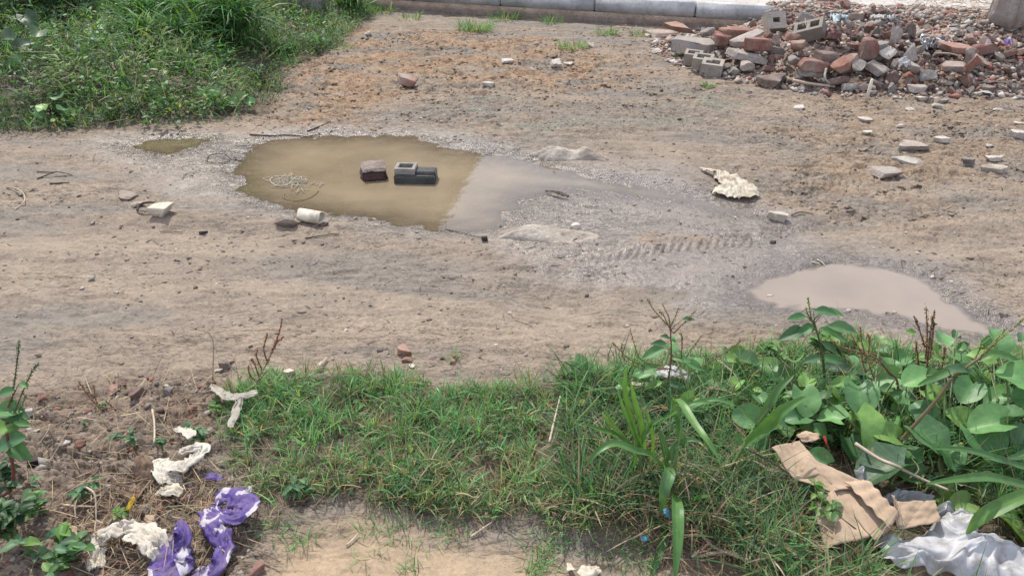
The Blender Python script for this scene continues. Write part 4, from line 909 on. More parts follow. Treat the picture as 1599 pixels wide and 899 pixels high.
LC_ = GP([(930, 730), (1060, 700), (1240, 700), (1280, 900), (1100, 900), (1020, 850), (950, 830)])
def lawn_grass():
    def dens(p, s):
        cl = fbm(p[:, 0] * 4.5, p[:, 1] * 6, 3); e = ss(-.0, .05, s)
        return np.clip((.25 + .9 * ss(-.3, .25, cl)) * e, .02, 1)
    c0 = rand_in(LAWN, 4900, .0, dens); c0 = c0[np.maximum(sdf(KEEP[0], c0[:, 0], c0[:, 1], .5), sdf(KEEP[1], c0[:, 0], c0[:, 1], .5)) < -.02]; m = len(c0)
    m = len(c0); keep_ = (sdf(LC_, c0[:, 0], c0[:, 1], .5) < 0) | (rng.random(m) < .35); c0 = c0[keep_]; m = len(c0); kk = rng.integers(5, 17, m); rad = rng.uniform(.006, .022, m); hh = rng.gamma(9, 1 / 9., m).clip(.45, 1.8) * (.75 + .4 * ss(-.4, .4, fbm(c0[:, 0] * 3, c0[:, 1] * 4 + 9, 3)))
    tone = palette(m, GREENS, [.38, .3, .15, .1, .05, .02], .26); idx = np.repeat(np.arange(m), kk); n = len(idx); az = rng.uniform(0, 6.28, n)
    p = c0[idx] + np.stack([np.cos(az), np.sin(az)], 1) * (rad[idx] * rng.random(n))[:, None]; P = on(p, 0); P[:, 2] += rng.random(n) ** 1.5 * .03 * hh[idx]
    col = np.clip(tone[idx] * rng.normal(1, .16, (n, 1)), .01, .7); dry = rng.random(n) < .12 + .25 * (p[:, 1] < 1.72); col[dry] = palette(int(dry.sum()), [(.40, .33, .21), (.24, .18, .12)], [.6, .4])
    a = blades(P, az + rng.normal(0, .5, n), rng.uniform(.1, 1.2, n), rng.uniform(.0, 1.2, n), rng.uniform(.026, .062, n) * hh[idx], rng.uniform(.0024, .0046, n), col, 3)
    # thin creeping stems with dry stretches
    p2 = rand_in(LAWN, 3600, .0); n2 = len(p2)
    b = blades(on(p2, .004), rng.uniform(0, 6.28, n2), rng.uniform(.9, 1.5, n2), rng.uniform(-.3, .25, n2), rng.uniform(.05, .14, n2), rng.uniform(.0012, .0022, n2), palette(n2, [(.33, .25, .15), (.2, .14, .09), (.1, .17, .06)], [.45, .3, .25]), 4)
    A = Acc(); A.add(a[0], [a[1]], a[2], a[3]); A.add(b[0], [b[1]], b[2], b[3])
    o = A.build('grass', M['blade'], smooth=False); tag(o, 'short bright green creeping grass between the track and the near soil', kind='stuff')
lawn_grass()
# longer, browner tangle under the broad-leaved plants on the right
TANG = GP([(880, 610), (1100, 600), (1320, 610), (1700, 600), (1760, 960), (1230, 990), (1140, 880), (1060, 850), (950, 840), (880, 800)])
def tangle():
    p = rand_in(TANG, 11500, .0, lambda q, s_: np.clip(.15 + 1.1 * ss(-.25, .3, fbm(q[:, 0] * 5, q[:, 1] * 6 + 3, 3)), 0, 1))
    p = p[np.maximum(sdf(KEEP[0], p[:, 0], p[:, 1], .5), sdf(KEEP[1], p[:, 0], p[:, 1], .5)) < rng.normal(-.045, .015, len(p))]; n = len(p); P = on(p, 0); P[:, 2] += rng.random(n) * .05
    a = blades(P, rng.uniform(0, 6.28, n), rng.uniform(.2, 1.35, n), rng.uniform(0, 1.2, n), rng.uniform(.07, .19, n), rng.uniform(.0025, .0058, n),
               palette(n, [(.10, .24, .09), (.05, .12, .055), (.36, .30, .20), (.20, .15, .10), (.15, .27, .09)], [.46, .25, .08, .08, .13]), 4)
    dr = (p[:, 0] < .95) & (p[:, 1] < 1.8) & (rng.random(n) < .22); a = (a[0], a[1], a[2].reshape(n, -1, 3), a[3]); a[2][dr] = np.array([.34, .28, .19]) * rng.uniform(.4, 1.2, (int(dr.sum()), 1, 1)); a = (a[0], a[1], a[2].reshape(-1, 3), a[3])
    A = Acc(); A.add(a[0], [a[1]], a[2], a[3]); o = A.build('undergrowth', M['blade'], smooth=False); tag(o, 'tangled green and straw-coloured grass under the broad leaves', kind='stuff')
tangle()
def runner_tufts():
    A = Acc()
    for (x, y, r, k) in [(700, 830, 30, 60), (850, 860, 36, 110), (640, 890, 20, 30), (470, 850, 22, 50), (835, 890, 20, 60), (600, 830, 60, 110), (990, 850, 50, 160), (430, 830, 30, 60), (925, 820, 60, 200), (710, 560, 14, 30), (905, 430, 0, 0)]:
        if not k: continue
        g = G(x, y); rr = r * dist(g) / FPX; q = g[:2] + rng.normal(0, rr * .5, (k, 2))
        a = blades(on(q, .003), rng.uniform(0, 6.28, k), rng.uniform(.3, 1.4, k), rng.uniform(0, .8, k), rng.uniform(.02, .055, k), rng.uniform(.002, .0034, k), palette(k, GREENS, [.3, .25, .15, .1, .12, .08]), 3)
        A.add(a[0], [a[1]], a[2], a[3])
    o = A.build('grass_runners', M['blade'], smooth=False); tag(o, 'thin grass runners creeping over the near bare soil', kind='stuff')
runner_tufts()
# far tufts on the bare soil by the kerb
def tuft(px, py, wpx, n, hgt, label, grp=None, cols=GREENS, name='grass_tuft'):
    g = spot(px, py); r = wpx * dist(g) / FPX / 2; q = g[:2] + rng.normal(0, 1, (n, 2)).clip(-1.5, 1.5) * np.array([r * .42, r * .36])
    P = on(q, 0); d = q - g[:2]; az = np.arctan2(d[:, 1], d[:, 0]) + rng.normal(0, .7, n)
    a = blades(P, az, rng.uniform(.1, 1.1, n), rng.uniform(.1, 1.2, n), hgt * rng.uniform(.5, 1.1, n), rng.uniform(.004, .008, n), palette(n, cols, [.34, .24, .14, .12, .1, .06]), 4)
    A = Acc(); A.add(a[0], [a[1]], a[2], a[3]); o = A.build(name, M['blade'], origin=g, smooth=False); tag(o, label, 'grass tuft', grp)
tuft(742, 47, 70, 260, .16, 'largest feathery grass tuft below the kerb')
tuft(790, 30, 60, 150, .14, 'sparse grass tuft against the kerb behind the largest tuft')
tuft(862, 36, 44, 80, .13, 'thin grass tuft at the kerb foot, middle')
tuft(895, 74, 60, 130, .10, 'low grass tuft beside the round buff stone')
tuft(950, 54, 44, 90, .11, 'small grass tuft right of the round buff stone')
tuft(1000, 56, 36, 60, .10, 'scant grass tuft left of the flat tan slab')
tuft(590, 20, 60, 140, .16, 'grass tuft at the far edge where the kerb meets the weeds')
tuft(640, 30, 44, 70, .12, 'thin yellowish tuft left of the kerb')
tuft(1064, 88, 26, 80, .09, 'small green tuft under the big grey slab')
tuft(1105, 136, 22, 60, .06, 'little green sprout in front of the leaning hollow blocks')
tuft(535, 75, 60, 90, .07, 'patchy low grass at the right end of the weeds')

def weeds_mass():
    A = Acc()
    def hgt(s): return .05 + .16 * ss(.1, .9, s)
    p = rand_in(UPLEFT, 34000, -.05, lambda q, s: np.clip(.25 + .9 * ss(-.3, .2, fbm(q[:, 0] * 1.6, q[:, 1] * 2, 3)), 0, 1) * ss(-.08, .03, s)); n = len(p); s = sdf(UPLEFT, p[:, 0], p[:, 1], 1.0)
    P = on(p, 0); P[:, 2] += rng.random(n) * hgt(s)
    yl = ss(-.1, .5, fbm(p[:, 0] * 1.3 + 4, p[:, 1] * 1.7, 3)); c = palette(n, [(.09, .21, .08), (.045, .11, .045), (.13, .27, .08), (.22, .29, .11), (.28, .23, .14), (.03, .07, .03)], [.34, .22, .18, .1, .1, .06])
    c = c * (.75 + .6 * yl)[:, None]
    a = blades(P, rng.uniform(0, 6.28, n), rng.uniform(.2, 1.4, n), rng.uniform(0, 1, n), rng.uniform(.05, .13, n), rng.uniform(.005, .011, n), c, 2); A.add(a[0], [a[1]], a[2], a[3])
    mc = rand_in(UPLEFT, 330, .08); mc = mc[~((np.abs(mc[:, 0] + 2.15) < .42) & (mc[:, 1] > 7.3))]; k = 80; mr = rng.uniform(.08, .24, len(mc)); sd_ = sdf(UPLEFT, mc[:, 0], mc[:, 1], 1.0); mh = (rng.uniform(.08, .22, len(mc)) + .14 * ss(.3, 1., sd_))
    d3 = rng.normal(0, 1, (len(mc), k, 3)); d3 /= np.linalg.norm(d3, axis=2)[..., None]; d3[..., 2] = np.abs(d3[..., 2]); rr = rng.uniform(.6, 1, (len(mc), k, 1)); q = d3 * rr * np.stack([mr, mr, mh], 1)[:, None]
    base = on(mc)[:, None] + q; base = base.reshape(-1, 3); n = len(base); tn = palette(len(mc), [(.10, .23, .075), (.06, .15, .055), (.14, .28, .09), (.24, .31, .13), (.05, .11, .045)], [.32, .24, .2, .12, .12], .15)
    az = np.arctan2(d3[..., 1], d3[..., 0]).ravel() + rng.normal(0, .6, n); small = np.repeat(rng.random(len(mc)) < .5, k)
    a = blades(base, az, rng.uniform(.5, 1.5, n), rng.uniform(.1, 1.1, n), np.where(small, rng.uniform(.025, .05, n), rng.uniform(.06, .14, n)), np.where(small, rng.uniform(.016, .03, n), rng.uniform(.005, .010, n)), np.repeat(tn, k, 0) * rng.uniform(.75, 1.3, (n, 1)), 3); A.add(a[0], [a[1]], a[2], a[3])
    # many small oval leaves
    p = rand_in(UPLEFT, 15000, .12); n = len(p); s = sdf(UPLEFT, p[:, 0], p[:, 1], 1.0); P = on(p, 0); P[:, 2] += .02 + rng.random(n) * hgt(s) * 1.15
    a = blades(P, rng.uniform(0, 6.28, n), rng.uniform(.7, 1.7, n), rng.uniform(0, .6, n), rng.uniform(.022, .05, n), rng.uniform(.014, .028, n), palette(n, [(.09, .20, .07), (.15, .28, .09), (.05, .12, .045), (.25, .31, .14)], [.4, .25, .25, .1]), 2); A.add(a[0], [a[1]], a[2], a[3])
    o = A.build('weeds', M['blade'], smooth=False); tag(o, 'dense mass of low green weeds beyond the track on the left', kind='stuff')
weeds_mass()

def tall_clump(px, py, wpx, n, hgt, label, wid=.012, cols=None, y=None):
    g = spot(px, py) if y is None else np.array([*U(px, py, y)[:2], 0]); g[2] = float(H(g[0], g[1])); r = wpx * dist(g) / FPX / 2
    k = max(5, n // 22); cs = g[:2] + rng.normal(0, 1, (k, 2)) * np.array([r * .45, r * .25]); q = cs[rng.integers(0, k, n)] + rng.normal(0, .03, (n, 2)); d = q - g[:2]
    az = rng.uniform(0, 6.28, n)
    P = on(q, 0); P[:, 2] += rng.random(n) * hgt * .45
    wid *= 1.3; a = blades(P, az, rng.uniform(.05, .6, n), rng.uniform(.8, 2.2, n), hgt * rng.uniform(.45, .95, n), wid * rng.uniform(.6, 1.3, n),
               palette(n, cols or [(.07, .19, .06), (.11, .26, .09), (.04, .10, .035), (.20, .30, .12)], [.4, .28, .2, .12]), 6)
    A = Acc(); A.add(a[0], [a[1]], a[2], a[3]); e = empty('tall_grass', g); b = A.build('foliage', M['blade'], e, g, smooth=True)
    S_ = Acc()
    for c in cs[:14]: h0 = float(H(c[0], c[1])); V, F = tube([(c[0], c[1], h0), (c[0] + R.gauss(0, .03), c[1] + R.gauss(0, .03), h0 + hgt * .5)], [.005, .003], 5); S_.add(V, F, (.12, .2, .06))
    S_.build('stem', M['stem'], e, g); tag(e, label, 'grass clump', 'tall grass clumps at the far left')
tall_clump(372, 75, 80, 380, .66, 'tall arching grass clump left of the culvert block')
tall_clump(440, 84, 50, 110, .16, 'arching grass clump in front of the culvert block', .012)
tall_clump(270, 84, 110, 300, .42, 'dark tall grass clump before the low wall')
tall_clump(335, 66, 90, 320, .60, 'shaggy bright tall grass clump between the low wall and the culvert block', .015)
tall_clump(240, 60, 90, 260, .5, 'shaggy tall grass clump in front of the low wall end', .014)
tall_clump(215, 45, 110, 300, .50, 'tall grass clump left of the low wall')
tall_clump(552, 26, 44, 150, .34, 'dark tall grass clump right of the culvert block')
tall_clump(90, 40, 150, 360, .5, 'tall grass clump coloured dark for shade, in the far left corner', .014, [(.03, .07, .025), (.05, .11, .035), (.02, .05, .02), (.09, .13, .05)])  # blade colours darkened to paint in the shade of this corner
tall_clump(-20, 60, 130, 300, .5, 'tall grass clump coloured dark for shade, cut by the left edge', .014, [(.03, .07, .025), (.05, .11, .035), (.02, .05, .02), (.09, .13, .05)])  # same darkened greens, corner shade painted into the blades

# leaf shapes
def leaf_shape(kind, nr=11, nc=9):
    t = (.5 - .5 * np.cos(np.linspace(0, math.pi, nr)))[:, None]; u = np.linspace(-1, 1, nc)[None, :]
    if kind == 'heart': w = .55 * np.sqrt(np.clip(1 - (2 * t - .92) ** 2 / 1.17, 0, 1)); w = np.where(t >= 1, .0, w); y = t - .26 * np.abs(u) ** 1.2 * (1 - t) ** 1.8
    elif kind == 'oval': w = .32 * np.sin(np.pi * t ** .8) ** .9; y = t + 0 * u
    else: w = .22 * np.sin(np.pi * t ** .75) * (1 + .12 * np.cos(t * 40)); y = t + 0 * u
    w = np.broadcast_to(w, (nr, 1)) if w.shape != (nr, nc) else w
    x = w * u; z = .5 * np.abs(x) ** 1.4 * 1.3 - .16 * t ** 2 + .0 * y
    V = np.stack([np.broadcast_to(x, (nr, nc)), np.broadcast_to(y, (nr, nc)), np.broadcast_to(z, (nr, nc))], -1).reshape(-1, 3)
    uv = np.stack([np.broadcast_to((u + 1) / 2, (nr, nc)), np.broadcast_to(t, (nr, nc))], -1).reshape(-1, 2)
    return V, grid_faces(nr, nc), uv
SH = {k: leaf_shape(k) for k in ('heart', 'oval', 'serrate')}; SH['ovals'] = leaf_shape('oval', 6, 5)
def add_leaf(A, base, direc, up, size, kind, rgb, curl=0.0, wav=.03):
    V, F, uv = SH[kind]; V = V.copy(); V[:, 2] += -curl * V[:, 1] ** 2 + wav * np.sin(V[:, 1] * 9 + R.random() * 6) * np.abs(V[:, 0]) * 3
    V[:, 2] += R.uniform(-.12, .25) * np.abs(V[:, 0])
    d = np.array(direc, float); d /= np.linalg.norm(d); s = np.cross(d, up); s /= np.linalg.norm(s) + 1e-9; u2 = np.cross(s, d)
    Wv = np.array(base) + size * (V[:, :1] * s + V[:, 1:2] * d + V[:, 2:] * u2); A.add(Wv, [F], rgb, uv)

HG = [(.115, .26, .095), (.14, .30, .11), (.075, .185, .07), (.18, .34, .09), (.10, .235, .09)]
def px_near(r): return r[1] > 560 and r[0] > 1000
def vine(root, leaves, label, group=None, kind='heart', name='creeper', stemcol=(.11, .15, .06), petiole=.004, y=None):
    """root: pixel of the root; leaves: (px, py, width in px, height above ground[, colour])"""
    g = G(*root); g[2] = float(H(g[0], g[1])); e = empty(name, g); A = Acc(); T = Acc()
    ex_ = []
    for L in leaves:
        for _ in range(2 if px_near(root) else 1): ex_.append((L[0] + R.gauss(0, 28), L[1] + R.gauss(4, 14), L[2] * R.uniform(.4, .8), max(.02, L[3] * R.uniform(.4, .95)), np.array(R.choice(HG)) * R.uniform(.6, 1.05)))
    ex_ = [q for q in ex_ if not (1200 < q[0] < 1480 and 690 < q[1] < 860) and q[1] < 780]
    for L in list(leaves) + ex_:
        px, py, sz, z = L[:4]; c = G(px, py, z); D = dist(c); size = sz * D / FPX * (.78 if sz < 70 else .92)
        hd = R.uniform(0, 6.28); k = R.uniform(.05, .5); n = np.array([R.gauss(0, .28), R.gauss(-.28, .28), 1.0]); n /= np.linalg.norm(n)
        d = np.array([math.cos(hd), math.sin(hd), 0]); d -= n * d.dot(n); d /= np.linalg.norm(d)
        col = np.array(L[4]) if len(L) > 4 else np.array(R.choice(HG)) * R.uniform(.85, 1.2)
        base = c - d * size * .45; add_leaf(A, base, d, n, size * (1.0 if kind == 'heart' else 1.3), kind, col, R.uniform(0, .2))
        mid = (base + g) / 2 + np.array([R.gauss(0, .02), R.gauss(0, .02), .25 * max(z, .02)])
        V, F = tube(spline([g, mid, base], 5), np.linspace(petiole, petiole * .45, 11), 5); T.add(V, F, stemcol)
    A.build('foliage', M['leaf'], e, g); T.build('stem', M['stem'], e, g); tag(e, label, 'leafy plant', group)
BR = (.26, .17, .10); YG = (.13, .22, .07)
GV = 'broad-leaved creepers on the right'
vine((1275, 690), [(1257, 627, 50, .16), (1243, 650, 40, .13), (1296, 650, 44, .14), (1302, 614, 26, .15), (1210, 585, 32, .12), (1225, 668, 34, .08), (1267, 675, 36, .07), (1310, 575, 34, .1, (.03, .075, .04))], 'broad-leaved creeper above the cardboard, with round cupped leaves', GV)
vine((1360, 720), [(1344, 620, 56, .18), (1348, 668, 62, .14), (1383, 590, 40, .16), (1394, 660, 26, .1), (1372, 529, 22, .2, YG), (1330, 700, 44, .06), (1410, 640, 36, .1), (1336, 596, 40, .1, (.03, .075, .04)), (1402, 700, 40, .05)], 'broad-leaved creeper left of the thick brown stalk', GV)
vine((1470, 730), [(1431, 592, 46, .22), (1453, 683, 62, .14), (1440, 640, 40, .14), (1500, 655, 44, .12), (1487, 726, 58, .08, (.12, .13, .07)), (1473, 526, 30, .24), (1512, 610, 44, .18), (1420, 735, 40, .05), (1480, 600, 36, .14, (.03, .08, .045)), (1466, 770, 40, .03)], 'broad-leaved creeper behind the white plastic, one leaf browning', GV)
vine((1560, 760), [(1543, 661, 54, .18), (1538, 692, 60, .14), (1586, 590, 54, .24), (1586, 647, 44, .2), (1557, 529, 40, .26), (1555, 734, 56, .08), (1543, 768, 58, .04), (1600, 690, 50, .14), (1575, 700, 40, .1), (1612, 620, 50, .2), (1528, 560, 36, .2), (1600, 770, 60, .06)], 'broad-leaved creeper at the right edge with big overlapping leaves', GV)
vine((1380, 775), [(1380, 735, 74, .10, (.04, .10, .045)), (1415, 700, 44, .1)], 'large damaged heart leaf hanging over the cardboard', GV)
vine((1590, 850), [(1585, 822, 54, .06), (1610, 800, 60, .05), (1501, 782, 46, .02), (1560, 800, 40, .02, (.02, .05, .03)), (1530, 745, 44, .05)], 'low dark-leaved creeper right of the white plastic', GV)
vine((1275, 770), [(1276, 716, 40, .12), (1260, 750, 38, .08), (1290, 758, 30, .07), (1287, 730, 18, .1), (1222, 712, 22, .05)], 'small creeper with red stems growing up through the cardboard', GV, stemcol=(.16, .07, .06))
vine((1360, 880), [(1347, 847, 28, .04), (1374, 875, 40, .03), (1400, 880, 30, .03), (1330, 800, 20, .1, YG)], 'small creeper at the lower edge of the cardboard', GV)
vine((1190, 720), [(1167, 650, 46, .14), (1160, 690, 34, .08), (1195, 700, 36, .06), (1185, 620, 28, .12), (1150, 725, 30, .05), (1128, 690, 34, .05)], 'broad-leaved creeper left of the cardboard among the long blades', GV)
vine((1090, 670), [(1075, 628, 34, .1), (1085, 565, 26, .14), (1140, 560, 20, .1), (1150, 600, 24, .1), (1165, 620, 28, .08), (1105, 600, 30, .08), (1010, 585, 36, .14), (975, 600, 26, .1), (1025, 655, 26, .05), (1048, 545, 24, .14), (1000, 640, 34, .06)], 'leafy creeper round the foot of the reddish seed-stalk weed', GV)
vine((915, 610), [(882, 582, 40, .06, (.08, .17, .06)), (905, 572, 34, .07), (885, 600, 24, .04), (932, 575, 24, .06), (950, 590, 26, .06), (925, 615, 20, .03)], 'small creeper with an upturned heart leaf at the grass corner', GV)
vine((1520, 640), [(1410, 560, 30, .12), (1440, 560, 26, .12), (1500, 560, 30, .16), (1460, 620, 38, .12), (1330, 560, 26, .1), (1350, 545, 22, .1), (1400, 620, 36, .1), (1560, 620, 40, .16), (1480, 660, 34, .08)], 'darker creeper layer behind the big round leaves', GV, stemcol=(.14, .1, .06))
def low_layer(root, x0, x1, y0, y1, n, label, zr=(.04, .14), szr=(22, 42)):
    L = []
    while len(L) < n:
        x = R.uniform(x0, x1); y = R.uniform(y0, y1)
        if 1200 < x < 1480 and y > 690: continue
        L.append((x, y, R.uniform(*szr), R.uniform(*zr), np.array(R.choice(HG)) * R.uniform(.55, 1.1)))
    vine(root, L, label, GV, petiole=.003)
low_layer((1240, 640), 1150, 1330, 560, 680, 20, 'dense low creeper leaves below the leafy green seed-head weed')
low_layer((1420, 660), 1330, 1500, 560, 700, 22, 'dense low creeper leaves between the two brown seed-head weeds')
low_layer((1550, 690), 1480, 1640, 540, 760, 26, 'dense low creeper leaves under the big leaves at the right edge')
low_layer((1500, 720), 1430, 1640, 700, 800, 16, 'shaded low creeper leaves between the clear plastic and the right edge', (.02, .08), (26, 44))
# far left plants
GF = 'broad-leaved plants in the far left weeds'
vine((245, 120), [(258, 82, 22, .25, YG), (272, 78, 20, .25, YG), (250, 92, 20, .22), (285, 88, 20, .22, YG), (262, 110, 26, .16, YG), (245, 100, 18, .2), (225, 110, 20, .16)], 'bright yellow-green leafy plant in the middle of the far weeds', GF, petiole=.006)
vine((200, 165), [(180, 116, 34, .18), (208, 126, 22, .16, (.12, .2, .13)), (200, 138, 24, .13, (.12, .2, .13)), (216, 150, 24, .1, YG), (215, 160, 18, .08), (207, 172, 16, .04), (190, 128, 20, .14)], 'glossy-leaved creeper in the middle of the far weeds', GF, petiole=.006)
vine((340, 175), [(334, 154, 30, .1), (378, 152, 22, .08, YG), (388, 158, 18, .06), (360, 160, 20, .06), (395, 165, 12, .04)], 'low broad-leaved plant at the right of the far weeds', GF, petiole=.006)
vine((85, 185), [(70, 165, 22, .14), (100, 170, 20, .12), (90, 150, 22, .16), (60, 180, 20, .08), (108, 178, 22, .06)], 'dull-leaved plant at the lower left of the far weeds', GF, petiole=.006)
vine((30, 120), [(10, 60, 30, .35, (.03, .07, .03)), (40, 70, 26, .35, (.03, .07, .03)), (60, 50, 26, .4, (.04, .09, .035)), (20, 100, 28, .25), (70, 95, 22, .2), (45, 30, 26, .4, (.03, .07, .03))], 'leafy shrub at the far left edge, upper leaves coloured dark for shade', GF, petiole=.006)  # upper leaves carry the corner's shade in their darker greens
vine((200, 95), [(190, 62, 22, .25), (170, 80, 20, .2), (215, 70, 18, .22, YG), (150, 60, 20, .3), (140, 90, 20, .2), (160, 40, 20, .35)], 'mid green leafy plant below the tall grass', GF, petiole=.006)

def herb(px, py, wpx, n, label, cols, hgt=.05, kind='ovals', grp=None, name='leafy_weed', lp=None):
    g = G(px, py); g[2] = float(H(g[0], g[1])); g[1] -= 0; r = wpx * dist(g) / FPX / 2; e = empty(name, g); A = Acc(); T = Acc()
    ns = max(2, n // 8)
    for k in range(ns):
        az = R.uniform(0, 6.28); tip = g + np.array([math.cos(az) * r * R.uniform(.3, .9), math.sin(az) * r * R.uniform(.3, .9), hgt * R.uniform(.6, 1.1)])
        if k == 0: tip = g + np.array([0, 0, hgt])
        pts = spline([g, (g + tip) / 2 + np.array([0, 0, hgt * .2]), tip], 5); V, F = tube(pts, np.linspace(.003, .0013, len(pts)), 5); T.add(V, F, (.13, .16, .06))
        for j in range(n // ns):
            q = pts[R.randrange(3, len(pts))]; a2 = R.uniform(0, 6.28); d = np.array([math.cos(a2), math.sin(a2), R.uniform(-.1, .5)])
            add_leaf(A, q, d, (0, 0, 1), r * R.uniform(.25, .48) if lp is None else lp * R.uniform(.7, 1.2), kind, np.array(R.choice(cols)) * R.uniform(.8, 1.2), .1)
    A.build('foliage', M['small'], e, g); T.build('stem', M['stem'], e, g); tag(e, label, 'leafy weed', grp)
BG = [(.08, .18, .09), (.11, .22, .10), (.06, .14, .065)]; BRT = [(.10, .22, .05), (.14, .26, .06), (.07, .17, .045)]; YL = [(.26, .30, .08), (.17, .24, .07)]
herb(706, 712, 44, 9, 'four-leaved pale weed in the middle of the grass', [(.12, .22, .09)], .05, 'oval')
herb(752, 722, 34, 8, 'grey-green weed with brown tip right of the pale weed', [(.08, .13, .07)], .05, 'oval')
herb(645, 722, 50, 14, 'yellowish weed left of the pale weed', YL, .045, 'oval')
herb(885, 655, 60, 14, 'yellow-green trifoliate weed at the edge of the grass', YL + BRT, .07, 'oval')
herb(462, 780, 60, 22, 'spreading blue-green rosette at the lower left of the grass', BG, .05, 'serrate', lp=.035)
herb(1270, 835, 70, 40, 'bright green leafy weed below the cardboard', BRT, .11)
herb(1232, 880, 60, 30, 'bright green leafy sprig at the bottom right of centre', BRT, .06)
herb(1300, 800, 44, 18, 'thin bright green sprig against the cardboard edge', BRT, .1)
herb(212, 700, 52, 18, 'blue-green weed in the middle of the litter', BG, .07, 'oval')
herb(255, 705, 44, 14, 'blue-green weed beside the torn cloth strip', BG, .06, 'oval')
herb(320, 695, 60, 24, 'grey-green weed growing over the torn cloth strip', BG + [(.1, .16, .07)], .06)
herb(165, 635, 30, 8, 'small green seedling in the upper litter', BG, .03, 'oval')
herb(135, 668, 24, 6, 'tiny green seedling under the dry stalks', BG, .02, 'oval')
herb(25, 855, 90, 60, 'dense dark green weed at the bottom left', [(.035, .09, .035), (.06, .14, .05), (.025, .06, .03)], .14)
herb(95, 890, 110, 60, 'leafy green weed along the bottom left edge', BRT + BG, .08)
herb(60, 800, 70, 36, 'green weed right of the red-stemmed plant', BG + BRT, .08)
herb(15, 770, 70, 34, 'dark weed at the foot of the red-stemmed plant', [(.03, .08, .035), (.05, .11, .05)], .1)
herb(130, 790, 70, 22, 'low sprawling weed with dry stems in the litter', BG, .04)
herb(190, 815, 60, 20, 'small green weed above the white cloth ring', BRT, .04)
herb(120, 860, 60, 26, 'green weed left of the white cloth ring', BRT + BG, .05)
herb(340, 650, 60, 20, 'thin green weed by the grey rag', BRT, .05)
herb(1450, 770, 40, 12, 'dull weed behind the clear plastic', BG, .05, 'oval')
herb(1050, 565, 60, 24, 'low weed by the reddish seed-stalk weed', BG + BRT, .07)
herb(1200, 560, 90, 40, 'fresh green weed on the far rim of the grass', BRT, .06)
herb(1290, 560, 90, 40, 'fresh green weed behind the tall leafy seed-head', BRT, .08)
herb(560, 640, 40, 14, 'small clover-like weed in the left of the grass', BRT, .04)
herb(405, 700, 40, 14, 'dull green weed at the left edge of the grass', BG, .05)

# broad grass blades drawn through points (px, py, distance, width in px)
def ribbon(A, pts, wid, rgb, nrm=None, fold=.25):
    P = spline([U(a, b, y) for a, b, y in pts], 6); n = len(P); t = np.linspace(0, 1, n)
    T = np.gradient(P, axis=0); T /= np.linalg.norm(T, axis=1)[:, None]
    view = P - np.array([0, 0, CAMH]); view /= np.linalg.norm(view, axis=1)[:, None]
    ref = np.array([.25, -.35, 1.0]) if nrm is None else np.array(nrm, float); s = np.cross(T, ref[None]); s /= np.linalg.norm(s, axis=1)[:, None] + 1e-9; u = np.cross(s, T)
    D = np.linalg.norm(P - np.array([0, 0, CAMH]), axis=1).mean(); w = wid * D / FPX * np.sin(np.pi * np.clip(t * .86 + .12, 0, 1)) ** .7; w[-1] = .0005
    cols = np.linspace(-1, 1, 5); V = P[:, None] + s[:, None] * (cols[None, :, None] * w[:, None, None] * .5) + u[:, None] * (np.abs(cols)[None, :, None] * w[:, None, None] * fold)
    uv = np.stack([np.broadcast_to((cols + 1) / 2, (n, 5)), np.broadcast_to(t[:, None], (n, 5))], -1).reshape(-1, 2); A.add(V.reshape(-1, 3), [grid_faces(n, 5)], rgb, uv)
def broad_grass(name, label, stems, leaves, cols, group=None):
    g = U(*stems[0][0]); g[2] = float(H(g[0], g[1])); e = empty(name, g); T = Acc(); A = Acc()
    for st in stems:
        pts = [U(*p) for p in st[:-1]]; 
        if st is stems[0]: pts[0] = g
        P = spline(pts, 6); V, F = tube(P, np.linspace(st[-1], st[-1] * .6, len(P)), 7); T.add(V, F, (.13, .21, .07))
    for i, L in enumerate(leaves): ribbon(A, L[:-1], L[-1] * 1.1, np.array(cols[i % len(cols)]) * R.uniform(.9, 1.15))
    A.build('foliage', M['broad'], e, g); T.build('stem', M['stem'], e, g); tag(e, label, 'broad-bladed grass', group); return e
SG = [(.085, .20, .055), (.07, .165, .05), (.11, .235, .06), (.075, .175, .06)]
GB = 'broad-bladed grasses'
broad_grass('broad_grass', 'big broad-bladed grass in the foreground with two long blades hanging to the bottom edge', [[(1052, 800, 1.55), (1048, 760, 1.55), (1046, 720, 1.55), .006], [(1050, 780, 1.55), (1056, 720, 1.57), (1066, 655, 1.6), .004]], [
    [(1040, 738, 1.55), (1018, 712, 1.53), (993, 704, 1.5), (958, 693, 1.5), (932, 706, 1.48), (913, 731, 1.46), 11],
    [(1043, 732, 1.56), (1036, 700, 1.58), (1028, 668, 1.6), 13],
    [(1066, 690, 1.6), (1050, 628, 1.64), (1062, 630, 1.58), (1085, 665, 1.5), (1105, 690, 1.45), (1126, 722, 1.42), 13],
    [(1038, 728, 1.55), (1044, 738, 1.5), (1036, 765, 1.46), (1030, 802, 1.44), 17],
    [(1052, 770, 1.52), (1056, 790, 1.42), (1057, 840, 1.34), (1053, 905, 1.27), 17],
    [(1046, 812, 1.5), (1036, 840, 1.42), (1027, 870, 1.37), (1014, 905, 1.32), 12],
    [(1063, 797, 1.52), (1080, 782, 1.5), (1110, 773, 1.47), 9],
    [(1060, 700, 1.6), (1058, 650, 1.62), (1080, 634, 1.62), (1116, 624, 1.62), (1149, 634, 1.6), 9],
    [(1030, 660, 1.6), (1060, 640, 1.58), (1090, 628, 1.58), (1120, 630, 1.6), 6],
    [(1047, 725, 1.56), (1052, 700, 1.58), (1075, 688, 1.58), (1095, 690, 1.57), 9]], SG, GB)
